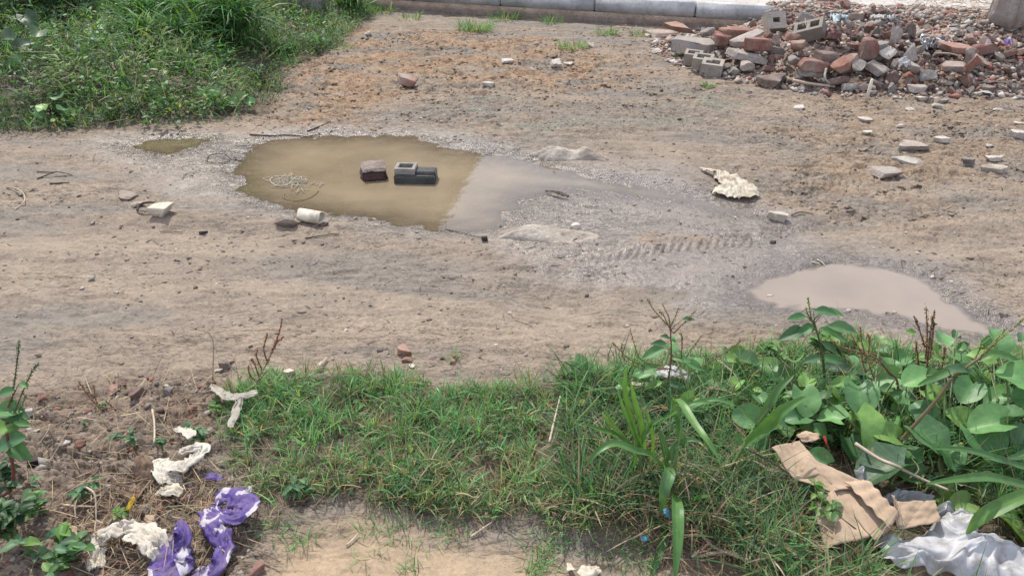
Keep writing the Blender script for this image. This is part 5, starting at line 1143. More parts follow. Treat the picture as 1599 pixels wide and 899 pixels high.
broad_grass('broad_grass', 'upright light green grass just left of the big foreground one', [[(1010, 775, 1.6), (1004, 740, 1.6), (996, 700, 1.6), .005], [(995, 770, 1.62), (985, 720, 1.62), .004]], [
    [(1006, 705, 1.6), (998, 660, 1.61), (988, 625, 1.62), (984, 596, 1.62), 13],
    [(998, 705, 1.6), (985, 670, 1.6), (972, 640, 1.6), (963, 605, 1.6), 10],
    [(988, 700, 1.6), (965, 675, 1.58), (948, 660, 1.57), (940, 642, 1.56), 9],
    [(1000, 700, 1.6), (980, 640, 1.62), (974, 605, 1.63), (978, 570, 1.64), 10],
    [(992, 700, 1.6), (968, 682, 1.58), (940, 672, 1.57), (912, 662, 1.56), 9],
    [(996, 712, 1.6), (976, 690, 1.6), (957, 662, 1.6), (940, 634, 1.6), 7],
    [(1012, 740, 1.6), (1018, 690, 1.6), (1010, 650, 1.6), (1003, 640, 1.6), 8],
    [(985, 740, 1.6), (1000, 690, 1.6), (1015, 665, 1.6), (1040, 650, 1.6), 7]], [(.12, .25, .06), (.09, .21, .055), (.15, .28, .07)], GB)
broad_grass('broad_grass', 'long leaning grass stalk with one broad blade pointing right', [[(1103, 800, 1.62), (1140, 730, 1.62), (1182, 662, 1.64), (1205, 630, 1.66), .0065]], [
    [(1166, 692, 1.62), (1195, 668, 1.6), (1222, 642, 1.58), (1260, 618, 1.58), 17],
    [(1182, 662, 1.64), (1200, 630, 1.66), (1216, 606, 1.68), (1240, 585, 1.7), 12],
    [(1180, 662, 1.62), (1165, 648, 1.6), (1152, 636, 1.6), 7],
    [(1110, 790, 1.62), (1122, 770, 1.6), (1150, 752, 1.58), 5]], SG, GB)
broad_grass('broad_grass', 'broad grass reaching in from the right edge over the creepers', [[(1660, 870, 1.5), (1650, 800, 1.52), (1630, 740, 1.55), .006]], [
    [(1640, 760, 1.5), (1600, 758, 1.46), (1545, 746, 1.43), (1500, 748, 1.41), (1445, 755, 1.4), 12],
    [(1640, 735, 1.56), (1599, 730, 1.55), (1543, 712, 1.55), (1500, 702, 1.55), (1455, 700, 1.55), 10],
    [(1640, 770, 1.42), (1600, 774, 1.4), (1550, 796, 1.38), (1525, 812, 1.37), (1508, 834, 1.36), 17],
    [(1650, 720, 1.6), (1620, 700, 1.6), (1595, 712, 1.58), (1570, 716, 1.56), 12]], SG, GB)
broad_grass('broad_grass', 'low arching blades crossing the white plastic', [[(1560, 930, 1.35), (1550, 915, 1.36), (1545, 905, 1.36), .004]], [
    [(1552, 915, 1.36), (1530, 885, 1.37), (1505, 868, 1.38), (1470, 860, 1.39), (1435, 862, 1.4), 12],
    [(1600, 900, 1.36), (1575, 868, 1.38), (1548, 866, 1.39), (1520, 878, 1.4), 8]], [(.09, .19, .06), (.16, .2, .07)], GB)
broad_grass('broad_grass', 'pair of broad blades above the round leaves at the right', [[(1560, 660, 1.9), (1552, 620, 1.9), (1548, 590, 1.9), .004]], [
    [(1600, 572, 1.88), (1575, 560, 1.88), (1550, 554, 1.88), (1524, 564, 1.88), 13],
    [(1520, 570, 1.86), (1490, 576, 1.84), (1460, 590, 1.82), (1432, 602, 1.8), 11],
    [(1548, 600, 1.9), (1530, 585, 1.88), (1510, 560, 1.88), 8]], SG, GB)

# weeds with seed spikes
def spike(T, pts, r, rgb):
    P = spline(pts, 8); V, F = tube(P, np.linspace(r * .5, r * .25, len(P)), 5); T.add(V, F, np.array(rgb) * .8)
    L = np.sum(np.linalg.norm(np.diff(P, axis=0), axis=1)); n = int(L / .0016)
    q = P[np.minimum((np.linspace(0, 1, n) * (len(P) - 1)).astype(int), len(P) - 1)] + rng.normal(0, r * .45, (n, 3)); s = r * rng.uniform(.35, .7, n)
    b = np.array([(1, 0, -.5), (-.5, .87, -.5), (-.5, -.87, -.5), (0, 0, 1)]); f = np.array([(0, 1, 3), (1, 2, 3), (2, 0, 3)])
    Rm = rng.normal(0, 1, (n, 4, 3)) * .5 + b[None]; V = q[:, None] + Rm * s[:, None, None]
    T.add(V.reshape(-1, 3), [(f[None] + (np.arange(n) * 4)[:, None, None]).reshape(-1, 3)], np.repeat(np.array(rgb)[None] * rng.uniform(.6, 1.5, (n, 1)), 4, axis=0))
def seed_weed(label, y, stem, spikes, leaves, rgb, stemcol=(.17, .09, .06), r=.0042, lkind='serrate', rs=.0042):
    g = U(*stem[0], y); g[2] = float(H(g[0], g[1])); e = empty('seed_weed', g); T = Acc(); Sp = Acc(); A = Acc()
    pts = [g] + [U(a, b, y) for a, b in stem[1:]]; P = spline(pts, 6); V, F = tube(P, np.linspace(r, r * .5, len(P)), 7); T.add(V, F, stemcol)
    for s in spikes:
        base = U(*s[0], y + R.uniform(-.02, .02)); j = P[np.argmin(np.linalg.norm(P - base, axis=1))]; V, F = tube([j, base], [r * .5, r * .4], 5); T.add(V, F, stemcol)
        spike(Sp, [U(a, b, y + R.uniform(-.012, .012)) for a, b in s], rs, rgb)
    for a, b, sz, hd in leaves:
        c = U(a, b, y - .01); D = dist(c); d = np.array([math.cos(hd), -.35, math.sin(hd) * .6]); q = P[np.argmin(np.linalg.norm(P - c, axis=1))]
        size = sz * D / FPX; base = c - d / np.linalg.norm(d) * size * .5; V, F = tube([q, base], [.0015, .001], 4); T.add(V, F, stemcol)
        add_leaf(A, base, d, (R.gauss(0, .2), -.5, 1), size, lkind, np.array(R.choice(BG + HG)), .1)
    T.build('stem', M['stem'], e, g); Sp.build('seed_head', M['straw'], e, g, smooth=False)
    if leaves: A.build('foliage', M['small'], e, g)
    tag(e, label, 'weed', None)
RB = (.22, .14, .07); RD = (.20, .09, .055); GS = (.16, .22, .07)
seed_weed('reddish branching weed with thin green seed spikes, centre right', 1.95, [(1040, 660), (1042, 605), (1048, 560), (1047, 515)],
    [[(1047, 512), (1035, 500), (1020, 482), (1010, 467)], [(1048, 508), (1054, 495), (1060, 480)], [(1052, 520), (1072, 500), (1087, 484)], [(1046, 514), (1036, 492), (1030, 486)], [(1046, 512), (1044, 495), (1034, 474)],
     [(1030, 570), (1000, 560), (984, 515)], [(1020, 578), (985, 562), (962, 540), (957, 535)], [(1000, 575), (975, 560), (970, 535)], [(1055, 580), (1080, 545), (1096, 523)], [(1052, 590), (1090, 575), (1140, 545), (1158, 530)], [(1064, 560), (1065, 530), (1062, 518)]],
    [(1075, 498, 20, .6), (1030, 535, 26, 2.6), (1020, 550, 40, 3.4), (1010, 575, 40, 3), (1065, 560, 30, .3), (1085, 570, 34, -.2), (1055, 600, 30, .4), (1020, 600, 30, 3.3), (1040, 525, 20, 2.2)], (.17, .15, .06), rs=.0034)
seed_weed('tall leafy weed with green seed head beside the milky puddle', 2.0, [(1292, 620), (1285, 560), (1279, 530), (1272, 505)],
    [[(1276, 520), (1268, 500), (1264, 480), (1262, 464)], [(1270, 505), (1262, 492), (1258, 480)], [(1270, 500), (1280, 490)], [(1282, 535), (1296, 525)]],
    [(1290, 486, 34, .3), (1303, 488, 30, .1), (1245, 494, 30, 2.9), (1238, 520, 44, 3.3), (1258, 515, 36, 3.6), (1304, 520, 44, -.3), (1318, 512, 44, .1), (1295, 540, 30, -.6), (1300, 560, 34, 0), (1268, 560, 30, 3)], GS, (.10, .10, .06), .005)
seed_weed('rust-coloured seed-head weed in the middle of the right-hand plants', 1.9, [(1408, 640), (1402, 600), (1388, 580), (1370, 560), (1345, 548)],
    [[(1360, 555), (1335, 548), (1312, 540), (1300, 532)], [(1350, 550), (1345, 530), (1344, 510)], [(1356, 555), (1358, 530), (1354, 520)], [(1346, 550), (1336, 535), (1328, 520)], [(1390, 585), (1380, 572), (1362, 560)], [(1364, 590), (1358, 570), (1356, 556)], [(1352, 580), (1347, 565), (1346, 550)]],
    [(1385, 605, 30, 3), (1420, 620, 30, 0)], RB, (.16, .10, .06))
seed_weed('brown bristly seed-head weed right of the rust-coloured one', 1.95, [(1446, 610), (1446, 580), (1450, 550), (1454, 530)],
    [[(1448, 570), (1452, 530), (1455, 505), (1460, 484)], [(1446, 560), (1448, 520), (1446, 478)], [(1444, 540), (1434, 510), (1428, 494)], [(1436, 580), (1433, 555), (1430, 530)], [(1452, 560), (1456, 530), (1458, 500)], [(1470, 580), (1474, 555), (1476, 540)]],
    [(1470, 560, 20, 0)], (.18, .12, .065), (.14, .10, .06), rs=.005)
seed_weed('thick leaning brown stalk with yellowish seed heads, far right', 1.7, [(1385, 715), (1405, 690), (1440, 650), (1470, 615), (1486, 590)],
    [[(1486, 592), (1510, 572), (1530, 560), (1545, 540)], [(1530, 558), (1560, 530), (1585, 510), (1602, 494)], [(1545, 545), (1560, 525), (1572, 512)], [(1520, 565), (1530, 545), (1532, 536)]],
    [(1500, 575, 30, .4)], (.20, .20, .08), (.15, .11, .06), .0065)
seed_weed('dried rust-red seed stalk at the left end of the grass', 2.05, [(372, 665), (392, 620), (404, 590), (418, 565)],
    [[(415, 570), (426, 545), (434, 525), (441, 497)], [(418, 565), (412, 545), (418, 520)], [(405, 590), (398, 570), (392, 560)], [(424, 548), (432, 535), (444, 525)], [(410, 580), (400, 555), (402, 545)], [(400, 595), (390, 585), (388, 570)]],
    [], RD, (.28, .2, .13), rs=.0045)
seed_weed('low dry rust-brown seed stalks in the upper litter', 2.0, [(205, 665), (180, 650), (160, 640), (140, 620)],
    [[(160, 640), (140, 620), (128, 603), (122, 594)], [(165, 645), (150, 625), (146, 600)], [(185, 655), (165, 650), (150, 655)], [(195, 660), (180, 640), (165, 625)]], [], (.22, .13, .08), (.25, .16, .1))
seed_weed('red-stemmed leafy weed cut by the left edge', 1.6, [(0, 795), (15, 765), (21, 735), (14, 700), (10, 665), (14, 630)],
    [[(16, 640), (22, 600), (27, 560), (30, 530)], [(20, 650), (36, 610), (50, 580), (60, 566)], [(12, 660), (30, 640), (42, 615)]],
    [(8, 612, 24, 3), (20, 645, 40, .3), (8, 665, 40, 3), (30, 660, 30, .6), (12, 690, 44, 3.3), (30, 705, 34, -.6), (10, 640, 40, 2.7), (36, 600, 16, .3)], (.12, .14, .08), (.16, .05, .04), .006, 'oval')
def twig_plant():
    g = G(332, 592); g[2] = 0; y = g[1]; e = empty('dry_stalk', g); T = Acc()
    for s in ([(332, 592), (333, 555), (332, 530), (322, 515)], [(333, 540), (340, 548)]):
        V, F = tube(spline([U(a, b, y) for a, b in s], 5), .0022, 5); T.add(V, F, (.42, .36, .26))
    T.build('stem', M['straw'], e, g); tag(e, 'bare straw-coloured upright stalk above the litter', 'dry stalk')
twig_plant()

# ------------------------------------------------------------------ litter
M['cream'] = mat_sheet('cream_cloth', (.70, .66, .57), (.52, .46, .37), .75, .25, 14)
M['sack'] = mat_sheet('woven_sack', (.66, .61, .50), (.44, .37, .27), .7, .2, 16)
M['rag'] = mat_sheet('grey_rag', (.46, .43, .37), (.26, .23, .18), .8, .15, 14)
M['purple'] = mat_sheet('purple_wrapper', (.065, .035, .19), (.15, .11, .25), .6, .1, 16, .3, (.46, .43, .48))
M['white'] = mat_sheet('white_plastic', (.66, .66, .66), (.50, .50, .50), .4, .4, 12, .5)
M['clear'] = mat_sheet('cloudy_plastic', (.30, .32, .33), (.16, .17, .17), .2, .3, 18, .8)
M['card'] = mat_sheet('brown_cardboard', (.42, .315, .22), (.30, .22, .15), .9, .0, 10, .2)
M['yellow'] = mat_sheet('yellow_scrap', (.62, .42, .03), (.5, .34, .03), .4, .2, 20)
M['blue'] = mat_sheet('blue_thread', (.06, .30, .45), (.1, .4, .5), .5, .1, 20)
M['red'] = mat_sheet('red_scrap', (.6, .08, .05), (.5, .06, .05), .4, .2, 20)
M['deadleaf'] = mat_sheet('dead_leaf', (.24, .16, .10), (.14, .09, .06), .8, .15, 20)
M['foilblack'] = mat_sheet('black_foil', (.03, .03, .035), (.08, .08, .09), .3, .0, 20, .6, (.75, .75, .75))
M['ltblue'] = mat_sheet('light_blue_plastic', (.45, .58, .60), (.6, .68, .7), .4, .2, 20)
M['tube'] = mat_sheet('cream_card_tube', (.68, .63, .50), (.58, .52, .40), .6, .0, 10, .3, (.5, .44, .33))
M['wood'] = mat_sheet('pale_wood', (.50, .42, .32), (.34, .27, .2), .85, .0, 20, .2)
M['twig'] = mat_sheet('dark_twig', (.06, .045, .035), (.12, .09, .07), .85, 0, 20, .2)

def sheet(name, pts, mat, label, cat, amp=.012, nc=13, part_of=None, seed=0, arch=.3, fr=38):
    """crumpled strip: pts = (px, py, height above ground, width in px)"""
    C = []; Wd = []
    for a, b, z, w in pts:
        c = spot(a, b, z + .012) if b < 890 else G(a, b, z); c[2] = float(H(c[0], c[1])) + z + .012; C.append(c); Wd.append(w * dist(c) / FPX)
    C = np.array(C); Pw = spline(np.column_stack([C, Wd]), 9); P = Pw[:, :3]; w = Pw[:, 3]; n = len(P)
    T = np.gradient(P, axis=0); T /= np.linalg.norm(T, axis=1)[:, None] + 1e-9
    s = np.cross(T, np.array([0, 0, 1.])[None]); s /= np.linalg.norm(s, axis=1)[:, None] + 1e-9
    if 'wrapper' in name: arch, amp = .07, amp * .75
    elif 'cloth' in name or 'rag' in name: arch = .16
    u = np.linspace(-1, 1, nc)[None]; arc = np.concatenate([[0], np.cumsum(np.linalg.norm(np.diff(P, axis=0), axis=1))])[:, None]
    edge = 1 + .35 * fbm(arc * 30 + seed, u * .0 + np.sign(u) * 3, 3)
    off = u * w[:, None] * .5 * edge
    X = P[:, 0:1] + s[:, 0:1] * off; Y = P[:, 1:2] + s[:, 1:2] * off
    rg = 1 - np.abs(fbm(u * 2.6 + seed + arc * 5, arc * 16 + u * 0, 3, .5)) * 2.2; rg2 = (1 - np.abs(pn(arc * 38 + seed + u * 1.2, u * 1.5)) * 2) * .8
    Z = P[:, 2:3] + amp * (rg + .5 * rg2) + arch * w[:, None] * (1 - u * u) * .5 - amp * .6
    X = X + amp * .6 * pn(Y * 60, Z * 60 + seed); Y = Y + amp * .6 * pn(X * 60 + 9, Z * 60)
    Z = np.maximum(Z, H(X, Y) + .003)
    V = np.stack([X, Y, Z], -1).reshape(-1, 3); org = P[n // 2].copy(); org[2] = float(H(org[0], org[1]))
    if part_of is not None: return build(name, V, [grid_faces(n, nc)], M[mat], part_of, part_of.location, smooth=True)
    o = build(name, V, [grid_faces(n, nc)], M[mat], origin=org, smooth=True); solid(o, .0012); tag(o, label, cat); return o
def solid(o, t):
    m = o.modifiers.new('thickness', 'SOLIDIFY'); m.thickness = t; m.offset = 0
def blob(name, outline, zc, mat, label, cat, amp=.015, rings=16, ns=90, seed=0, fr=26, part_of=None, ze=.01, bulge=1.5):
    """crumpled sheet filling a star-shaped outline of (px, py)"""
    O = np.array([spot(a, b, ze + .02) if b < 890 else G(a, b, .03) for a, b in outline]); cl = np.vstack([O, O[:1]]); k = np.linspace(0, len(O), ns, endpoint=False); i = k.astype(int); f = (k - i)[:, None]
    E = cl[i] * (1 - f) + cl[i + 1] * f; E[:, :2] += .006 * np.stack([pn(k * 2.1 + seed, k * 0), pn(k * 2.3 + 5 + seed, k * 0)], 1); c = O.mean(0)
    t = (np.arange(rings) / (rings - 1))[:, None, None] ** .8
    Q = c[None, None] * (1 - t) + E[None] * t; X = Q[..., 0]; Y = Q[..., 1]; tt = t[..., 0]
    ca, sa = math.cos(seed), math.sin(seed); rg = 1 - np.abs(fbm((X * ca + Y * sa) * fr + seed + 1.5 * pn(X * 7, Y * 7), (-X * sa + Y * ca) * fr * .35, 3, .45)) * 2.0
    Z = H(X, Y) + ze + zc * (1 - tt ** bulge) * (1 + .5 * pn(X * 9 + seed, Y * 9)) + amp * rg
    Z = np.maximum(Z, H(X, Y) + .003)
    V = np.stack([X, Y, Z], -1).reshape(-1, 3); org = c.copy(); org[2] = float(H(c[0], c[1]))
    if part_of is not None: o = build(name, V, [grid_faces(rings, ns, True)], M[mat], part_of, part_of.location, smooth=True); solid(o, .0012); return o
    o = build(name, V, [grid_faces(rings, ns, True)], M[mat], origin=org, smooth=True); solid(o, .0012); tag(o, label, cat); return o

# lower left
sheet('cloth_scrap', [(152, 888, .0, 18), (150, 865, .01, 22), (162, 838, .03, 26), (190, 824, .05, 26), (222, 826, .05, 26), (246, 842, .04, 28), (250, 862, .02, 24), (238, 878, .01, 14)], 'cream', 'dirty white cloth curled into a ring at the bottom left', 'cloth', .012, seed=1)
sheet('cloth_scrap', [(195, 838, .06, 10), (215, 840, .06, 16), (236, 858, .05, 18), (246, 872, .03, 12)], 'cream', 'inner fold of dirty white cloth inside the ring', 'cloth', .01, seed=8)
sheet('cloth_scrap', [(276, 668, .03, 8), (292, 674, .05, 16), (299, 684, .06, 12)], 'cream', 'pointed tip of torn white cloth above the cloth strip', 'cloth', .006, seed=2)
sheet('cloth_scrap', [(282, 705, .03, 14), (300, 700, .05, 18), (316, 698, .05, 22), (308, 712, .045, 18), (285, 726, .04, 22), (262, 728, .03, 24), (246, 722, .03, 18), (248, 738, .03, 20), (268, 748, .02, 22), (283, 754, .01, 12)], 'cream', 'torn off-white cloth strip bent like a hook in the litter', 'cloth', .009, seed=3)
sheet('cloth_scrap', [(246, 768, .02, 18), (268, 764, .03, 22), (286, 770, .02, 16)], 'sack', 'beige rag below the hooked cloth strip', 'cloth', .008, seed=4)
sheet('rag', [(330, 601, .02, 6), (344, 612, .04, 14), (360, 620, .05, 16), (380, 618, .05, 14), (402, 612, .05, 12)], 'rag', 'grey-white rag at the left corner of the grass', 'rag', .006, seed=5)
sheet('rag', [(376, 620, .05, 12), (370, 638, .04, 12), (364, 655, .03, 12), (360, 668, .02, 8)], 'rag', 'hanging tail of grey rag by the dried stalk', 'rag', .006, seed=6)
sheet('plastic_wrapper', [(336, 782, .03, 26), (352, 772, .05, 30), (372, 778, .05, 34), (384, 794, .04, 34), (368, 806, .04, 26), (345, 804, .03, 26), (322, 796, .03, 22)], 'purple', 'crumpled purple and white plastic wrapper, upper piece with silver tip', 'wrapper', .010, seed=11)
sheet('plastic_wrapper', [(320, 796, .03, 24), (332, 818, .04, 30), (345, 838, .04, 28), (350, 856, .03, 26), (342, 878, .02, 26), (326, 897, .01, 26), (300, 905, .01, 24)], 'purple', 'purple plastic strip curving down to the bottom edge', 'wrapper', .010, seed=12)
sheet('plastic_wrapper', [(280, 812, .05, 8), (284, 830, .05, 24), (280, 850, .04, 46), (268, 872, .03, 54), (268, 895, .02, 56), (285, 912, .01, 50)], 'purple', 'wide purple wrapper sheet beside the white cloth ring', 'wrapper', .012, seed=13)
sheet('plastic_wrapper', [(322, 742, .02, 10), (335, 744, .025, 12), (348, 747, .02, 8)], 'purple', 'small purple scrap between cloth strip and grass', 'wrapper', .005, seed=14)
sheet('plastic_scrap', [(374, 766, .03, 6), (386, 768, .04, 12), (392, 760, .04, 8)], 'white', 'small silver-white scrap on the purple wrapper tip', 'scrap', .006, seed=15)
sheet('plastic_scrap', [(210, 776, .05, 4), (204, 786, .04, 14), (198, 796, .02, 8)], 'yellow', 'bright yellow wrapper scrap in the litter', 'scrap', .004, seed=16)
sheet('dead_leaf', [(222, 712, .08, 16), (224, 735, .04, 26), (222, 755, .01, 20)], 'deadleaf', 'dark brown curled dead leaf left of the hooked cloth', 'dead leaf', .006, seed=17)
sheet('dead_leaf', [(102, 822, .05, 10), (110, 838, .03, 22), (108, 855, .01, 16)], 'card', 'light brown dead leaf above the bottom left weeds', 'dead leaf', .006, seed=18)
sheet('dead_leaf', [(185, 768, .02, 12), (205, 772, .03, 18), (222, 770, .02, 10)], 'deadleaf', 'brown leaf curl beside the yellow scrap', 'dead leaf', .006, seed=19)
sheet('dead_leaf', [(228, 808, .03, 10), (240, 812, .03, 16), (246, 820, .01, 8)], 'card', 'tan leaf above the cloth ring', 'dead leaf', .006, seed=20)
sheet('dead_leaf', [(1192, 845, .01, 14), (1215, 842, .02, 20), (1232, 846, .01, 12)], 'card', 'tan dead leaf below the cardboard left corner', 'dead leaf', .006, seed=21)
sheet('dead_leaf', [(1248, 686, .1, 14), (1262, 682, .1, 22), (1278, 680, .1, 12)], 'card', 'pale curled dead leaf above the cardboard', 'dead leaf', .006, seed=22)
sheet('paper_scrap', [(905, 888, .0, 16), (922, 890, .01, 22), (936, 888, .0, 12)], 'sack', 'cream paper scrap at the bottom edge, right', 'scrap', .004, seed=23)
sheet('paper_scrap', [(888, 880, .0, 6), (892, 892, .01, 14)], 'sack', 'narrow cream scrap beside the paper scrap', 'scrap', .004, seed=24)
sheet('paper_scrap', [(490, 577, .0, 3), (500, 568, .004, 6), (511, 558, .0, 3)], 'wood', 'thin pale straw-like scrap on the far rim of the grass', 'scrap', .002, seed=25)
sheet('paper_scrap', [(1022, 585, .06, 20), (1045, 580, .08, 30), (1076, 590, .07, 22)], 'white', 'crumpled white scrap behind the seed-stalk weed', 'scrap', .008, seed=26)
sheet('paper_scrap', [(975, 600, .04, 12), (995, 602, .05, 16), (1012, 600, .04, 10)], 'sack', 'off-white scrap among the leaves left of the seed-stalk weed', 'scrap', .006, seed=27)
sheet('plastic_scrap', [(1286, 682, .1, 6), (1290, 690, .09, 8), (1292, 698, .07, 5)], 'red', 'tiny red scrap above the cardboard', 'scrap', .003, seed=28)
sheet('thread_tangle', [(1036, 798, .05, 8), (1044, 800, .05, 12), (1046, 810, .03, 6)], 'blue', 'blue thread tangle behind the hanging blades', 'thread', .004, seed=29)
sheet('thread_tangle', [(1000, 841, .01, 5), (1008, 839, .015, 8), (1014, 842, .01, 4)], 'blue', 'small blue thread bit at the soil edge', 'thread', .003, seed=30)
# sack on the road
blob('torn_sack', [(1112, 263), (1128, 264), (1150, 270), (1168, 280), (1182, 290), (1187, 301), (1172, 307), (1150, 306), (1130, 302), (1112, 296), (1118, 291), (1135, 289), (1122, 280), (1116, 272)], .03, 'sack', 'crumpled pale torn sack lying on the mud right of centre', 'sack', .017, rings=26, ns=150, seed=41, fr=24)
sheet('sack_strip', [(1093, 263, .0, 4), (1104, 265, .01, 8), (1116, 268, .02, 10)], 'sack', 'thin torn strip at the upper left of the sack', 'sack strip', .008, seed=42)
# rubble litter
blob('foil_wrapper', [(1437, 55), (1446, 62), (1462, 66), (1480, 64), (1486, 68), (1470, 74), (1450, 74), (1438, 68)], .04, 'foilblack', 'black and white crumpled foil in the right of the rubble', 'foil', .03, seed=43, ze=.05)
sheet('plastic_bag', [(1362, 28, .16, 8), (1378, 30, .2, 12), (1395, 30, .2, 12), (1402, 34, .18, 6)], 'white', 'white plastic bag at the back of the rubble pile', 'plastic bag', .03, seed=44)
sheet('plastic_bag', [(1298, 28, .2, 6), (1308, 27, .24, 10), (1320, 28, .2, 6)], 'ltblue', 'light blue plastic at the back of the rubble pile', 'plastic bag', .03, seed=45)
blob('plastic_scrap', [(1538, 64), (1545, 62), (1547, 70), (1540, 71)], .04, 'white', 'small white scrap at the right of the rubble', 'scrap', .02, seed=46, ze=.08)
blob('plastic_scrap', [(1568, 60), (1582, 59), (1583, 66), (1572, 67)], .03, 'purple', 'purple scrap at the right of the rubble', 'scrap', .01, seed=47, ze=.08)
blob('paper_scrap', [(1402, 93), (1414, 92), (1424, 98), (1416, 103), (1404, 100)], .03, 'white', 'crumpled white paper in the middle of the rubble', 'scrap', .03, seed=48, ze=.13)
blob('paper_scrap', [(1530, 136), (1545, 140), (1555, 144), (1540, 142)], .01, 'white', 'thin white strip at the right foot of the rubble', 'scrap', .006, seed=49, ze=.04)

# puddle litter
def tangle_in_puddle():
    g = G(455, 285, -.012); e = empty('fibre_tangle', g); T = Acc()
    for k in range(26):
        c = G(R.gauss(455, 16), R.gauss(284, 4), -.008); pts = [c + np.array([R.gauss(0, .035), R.gauss(0, .03), abs(R.gauss(0, .006))]) for _ in range(5)]
        V, F = tube(spline(pts, 4), .0016, 4); T.add(V, F, (.42, .38, .30))
    for lp in ([(424, 286), (422, 280), (432, 275), (446, 276), (456, 281), (448, 288), (434, 290), (424, 286)],):
        V, F = tube(spline([G(a, b, -.006) for a, b in lp], 5), .0028, 5); T.add(V, F, (.5, .45, .38))
    T.build('fibres', M['straw'], e, g)
    V, F = tube(spline([G(a, b, -.006) for a, b in [(444, 300), (444, 309), (462, 313), (482, 309), (495, 300), (497, 296)]], 5), .0024, 5); A = Acc(); A.add(V, F, (.22, .18, .10)); A.build('loose_strand', M['straw'], e, g)
    tag(e, 'tangle of pale string and fibres floating in the left of the big puddle', 'fibre tangle')
tangle_in_puddle()
sheet('cloth_scrap', [(468, 282, -.01, 6), (478, 284, -.005, 9), (487, 286, -.01, 5)], 'rag', 'greyish scrap at the right end of the floating fibres', 'scrap', .004, seed=51)
sheet('wet_leaf', [(694, 337, .0, 5), (702, 334, .005, 8), (709, 331, .01, 4)], 'rag', 'small curled leaf in the sky-reflecting part of the puddle', 'leaf', .004, seed=52)
sheet('wet_leaf', [(654, 315, -.008, 4), (662, 318, .0, 7), (670, 314, .002, 3)], 'deadleaf', 'tiny brown leaf near the lower right of the puddle', 'leaf', .003, seed=53)
sheet('wet_leaf', [(700, 300, -.01, 6), (706, 298, -.006, 8), (712, 302, -.01, 5)], 'deadleaf', 'brown leaf floating right of the hollow block', 'leaf', .002, seed=54)
sheet('dead_leaf', [(852, 298, .005, 4), (868, 300, .012, 7), (888, 307, .005, 4)], 'twig', 'dark curled leaf strip on the wet mud right of the puddle', 'dead leaf', .006, seed=55)
def strands(name, lines, r, mat, label, cat, z=.006, sides=5):
    A = Acc(); g = G(*lines[0][0]); g[2] = float(H(g[0], g[1]))
    for ln in lines:
        P = []
        for i, q in enumerate(ln):
            zz = q[2] if len(q) > 2 else z; p = spot(q[0], q[1], zz) if q[1] < 890 else G(q[0], q[1], zz); p[2] = float(H(p[0], p[1])) + zz; P.append(p)
        P = spline(P, 6); P[:, 2] = np.maximum(P[:, 2], H(P[:, 0], P[:, 1]) + r * .4); V, F = tube(P, np.linspace(r, r * .6, len(P)), sides); A.add(V, F)
    o = A.build(name, M[mat], origin=g); tag(o, label, cat); return o
strands('wire_loop', [[(323, 252), (326, 244), (340, 240, .02), (354, 243, .02), (359, 250), (350, 254), (336, 255), (324, 253)], [(358, 248), (368, 250), (380, 250)], [(366, 246), (374, 252)]], .003, 'twig', 'dark loop of thin wire on the wet mud left of the big puddle', 'wire loop')
strands('twig', [[(58, 279), (72, 274, .012), (86, 269, .02), (100, 270, .016), (113, 274)], [(58, 268), (72, 269), (86, 269)]], .004, 'twig', 'dark bent twig on the far left of the track', 'twig')
strands('twig', [[(78, 287), (90, 286), (108, 285)]], .005, 'twig', 'short black twig under the bent twig', 'twig')
strands('dry_twig', [[(10, 292), (26, 295, .02), (37, 303, .03), (38, 314, .02), (30, 322), (22, 327)], [(22, 316), (34, 315)]], .004, 'wood', 'pale curved dry stem at the left edge of the track', 'dry stem')
strands('strap_loop', [[(214, 329), (220, 319, .03), (232, 316, .05), (244, 317, .05), (252, 322, .03)]], .007, 'twig', 'black arched strap loop between the two pale stones', 'strap')
strands('strap', [[(214, 332), (228, 335), (240, 334)], [(262, 330), (276, 333)]], .004, 'twig', 'flat black strap end under the cream stone chunk', 'strap')
strands('twig', [[(695, 358), (720, 363), (740, 368), (756, 372)]], .0025, 'twig', 'long thin twig pointing at the small black lump', 'twig')
strands('twig', [[(1110, 300), (1118, 297, .01), (1128, 299)]], .004, 'twig', 'short dark stick at the lower left of the sack', 'stick')
strands('twig', [[(1236, 336), (1250, 331, .01), (1270, 334)]], .004, 'twig', 'dark curved twig right of the tan flat chip', 'twig')
strands('twig', [[(476, 372), (495, 369), (515, 366), (530, 366)]], .003, 'twig', 'dark twig under the cream tube', 'twig')
strands('twig', [[(250, 362), (265, 361), (285, 363)]], .0025, 'twig', 'thin twig left of the black curled clod', 'twig')
strands('twig', [[(228, 378), (238, 375, .006), (247, 381)]], .002, 'twig', 'fine curled twig on the left of the track', 'twig')
strands('twig', [[(1500, 458), (1508, 456)], [(1415, 468), (1420, 470)]], .003, 'twig', 'bits of twig by the milky puddle', 'twig')
strands('twig', [[(1560, 489), (1568, 491), (1578, 493)], [(1562, 494), (1574, 490)]], .003, 'twig', 'dark twig bits right of the milky puddle', 'twig')
strands('twig', [[(1276, 405), (1284, 410), (1289, 416)], [(1268, 409), (1280, 412)]], .003, 'tube', 'pale grass stubs at the far rim of the milky puddle', 'stub')
strands('twig', [[(390, 210), (420, 212), (450, 211), (480, 213), (500, 209)], [(480, 205), (500, 197), (516, 190)]], .005, 'twig', 'dark twigs along the far rim of the big puddle', 'twigs')
strands('dry_twig', [[(370, 228), (388, 226), (404, 224)], [(384, 231), (400, 229)]], .003, 'wood', 'pale stems by the left tip of the big puddle', 'dry stem')
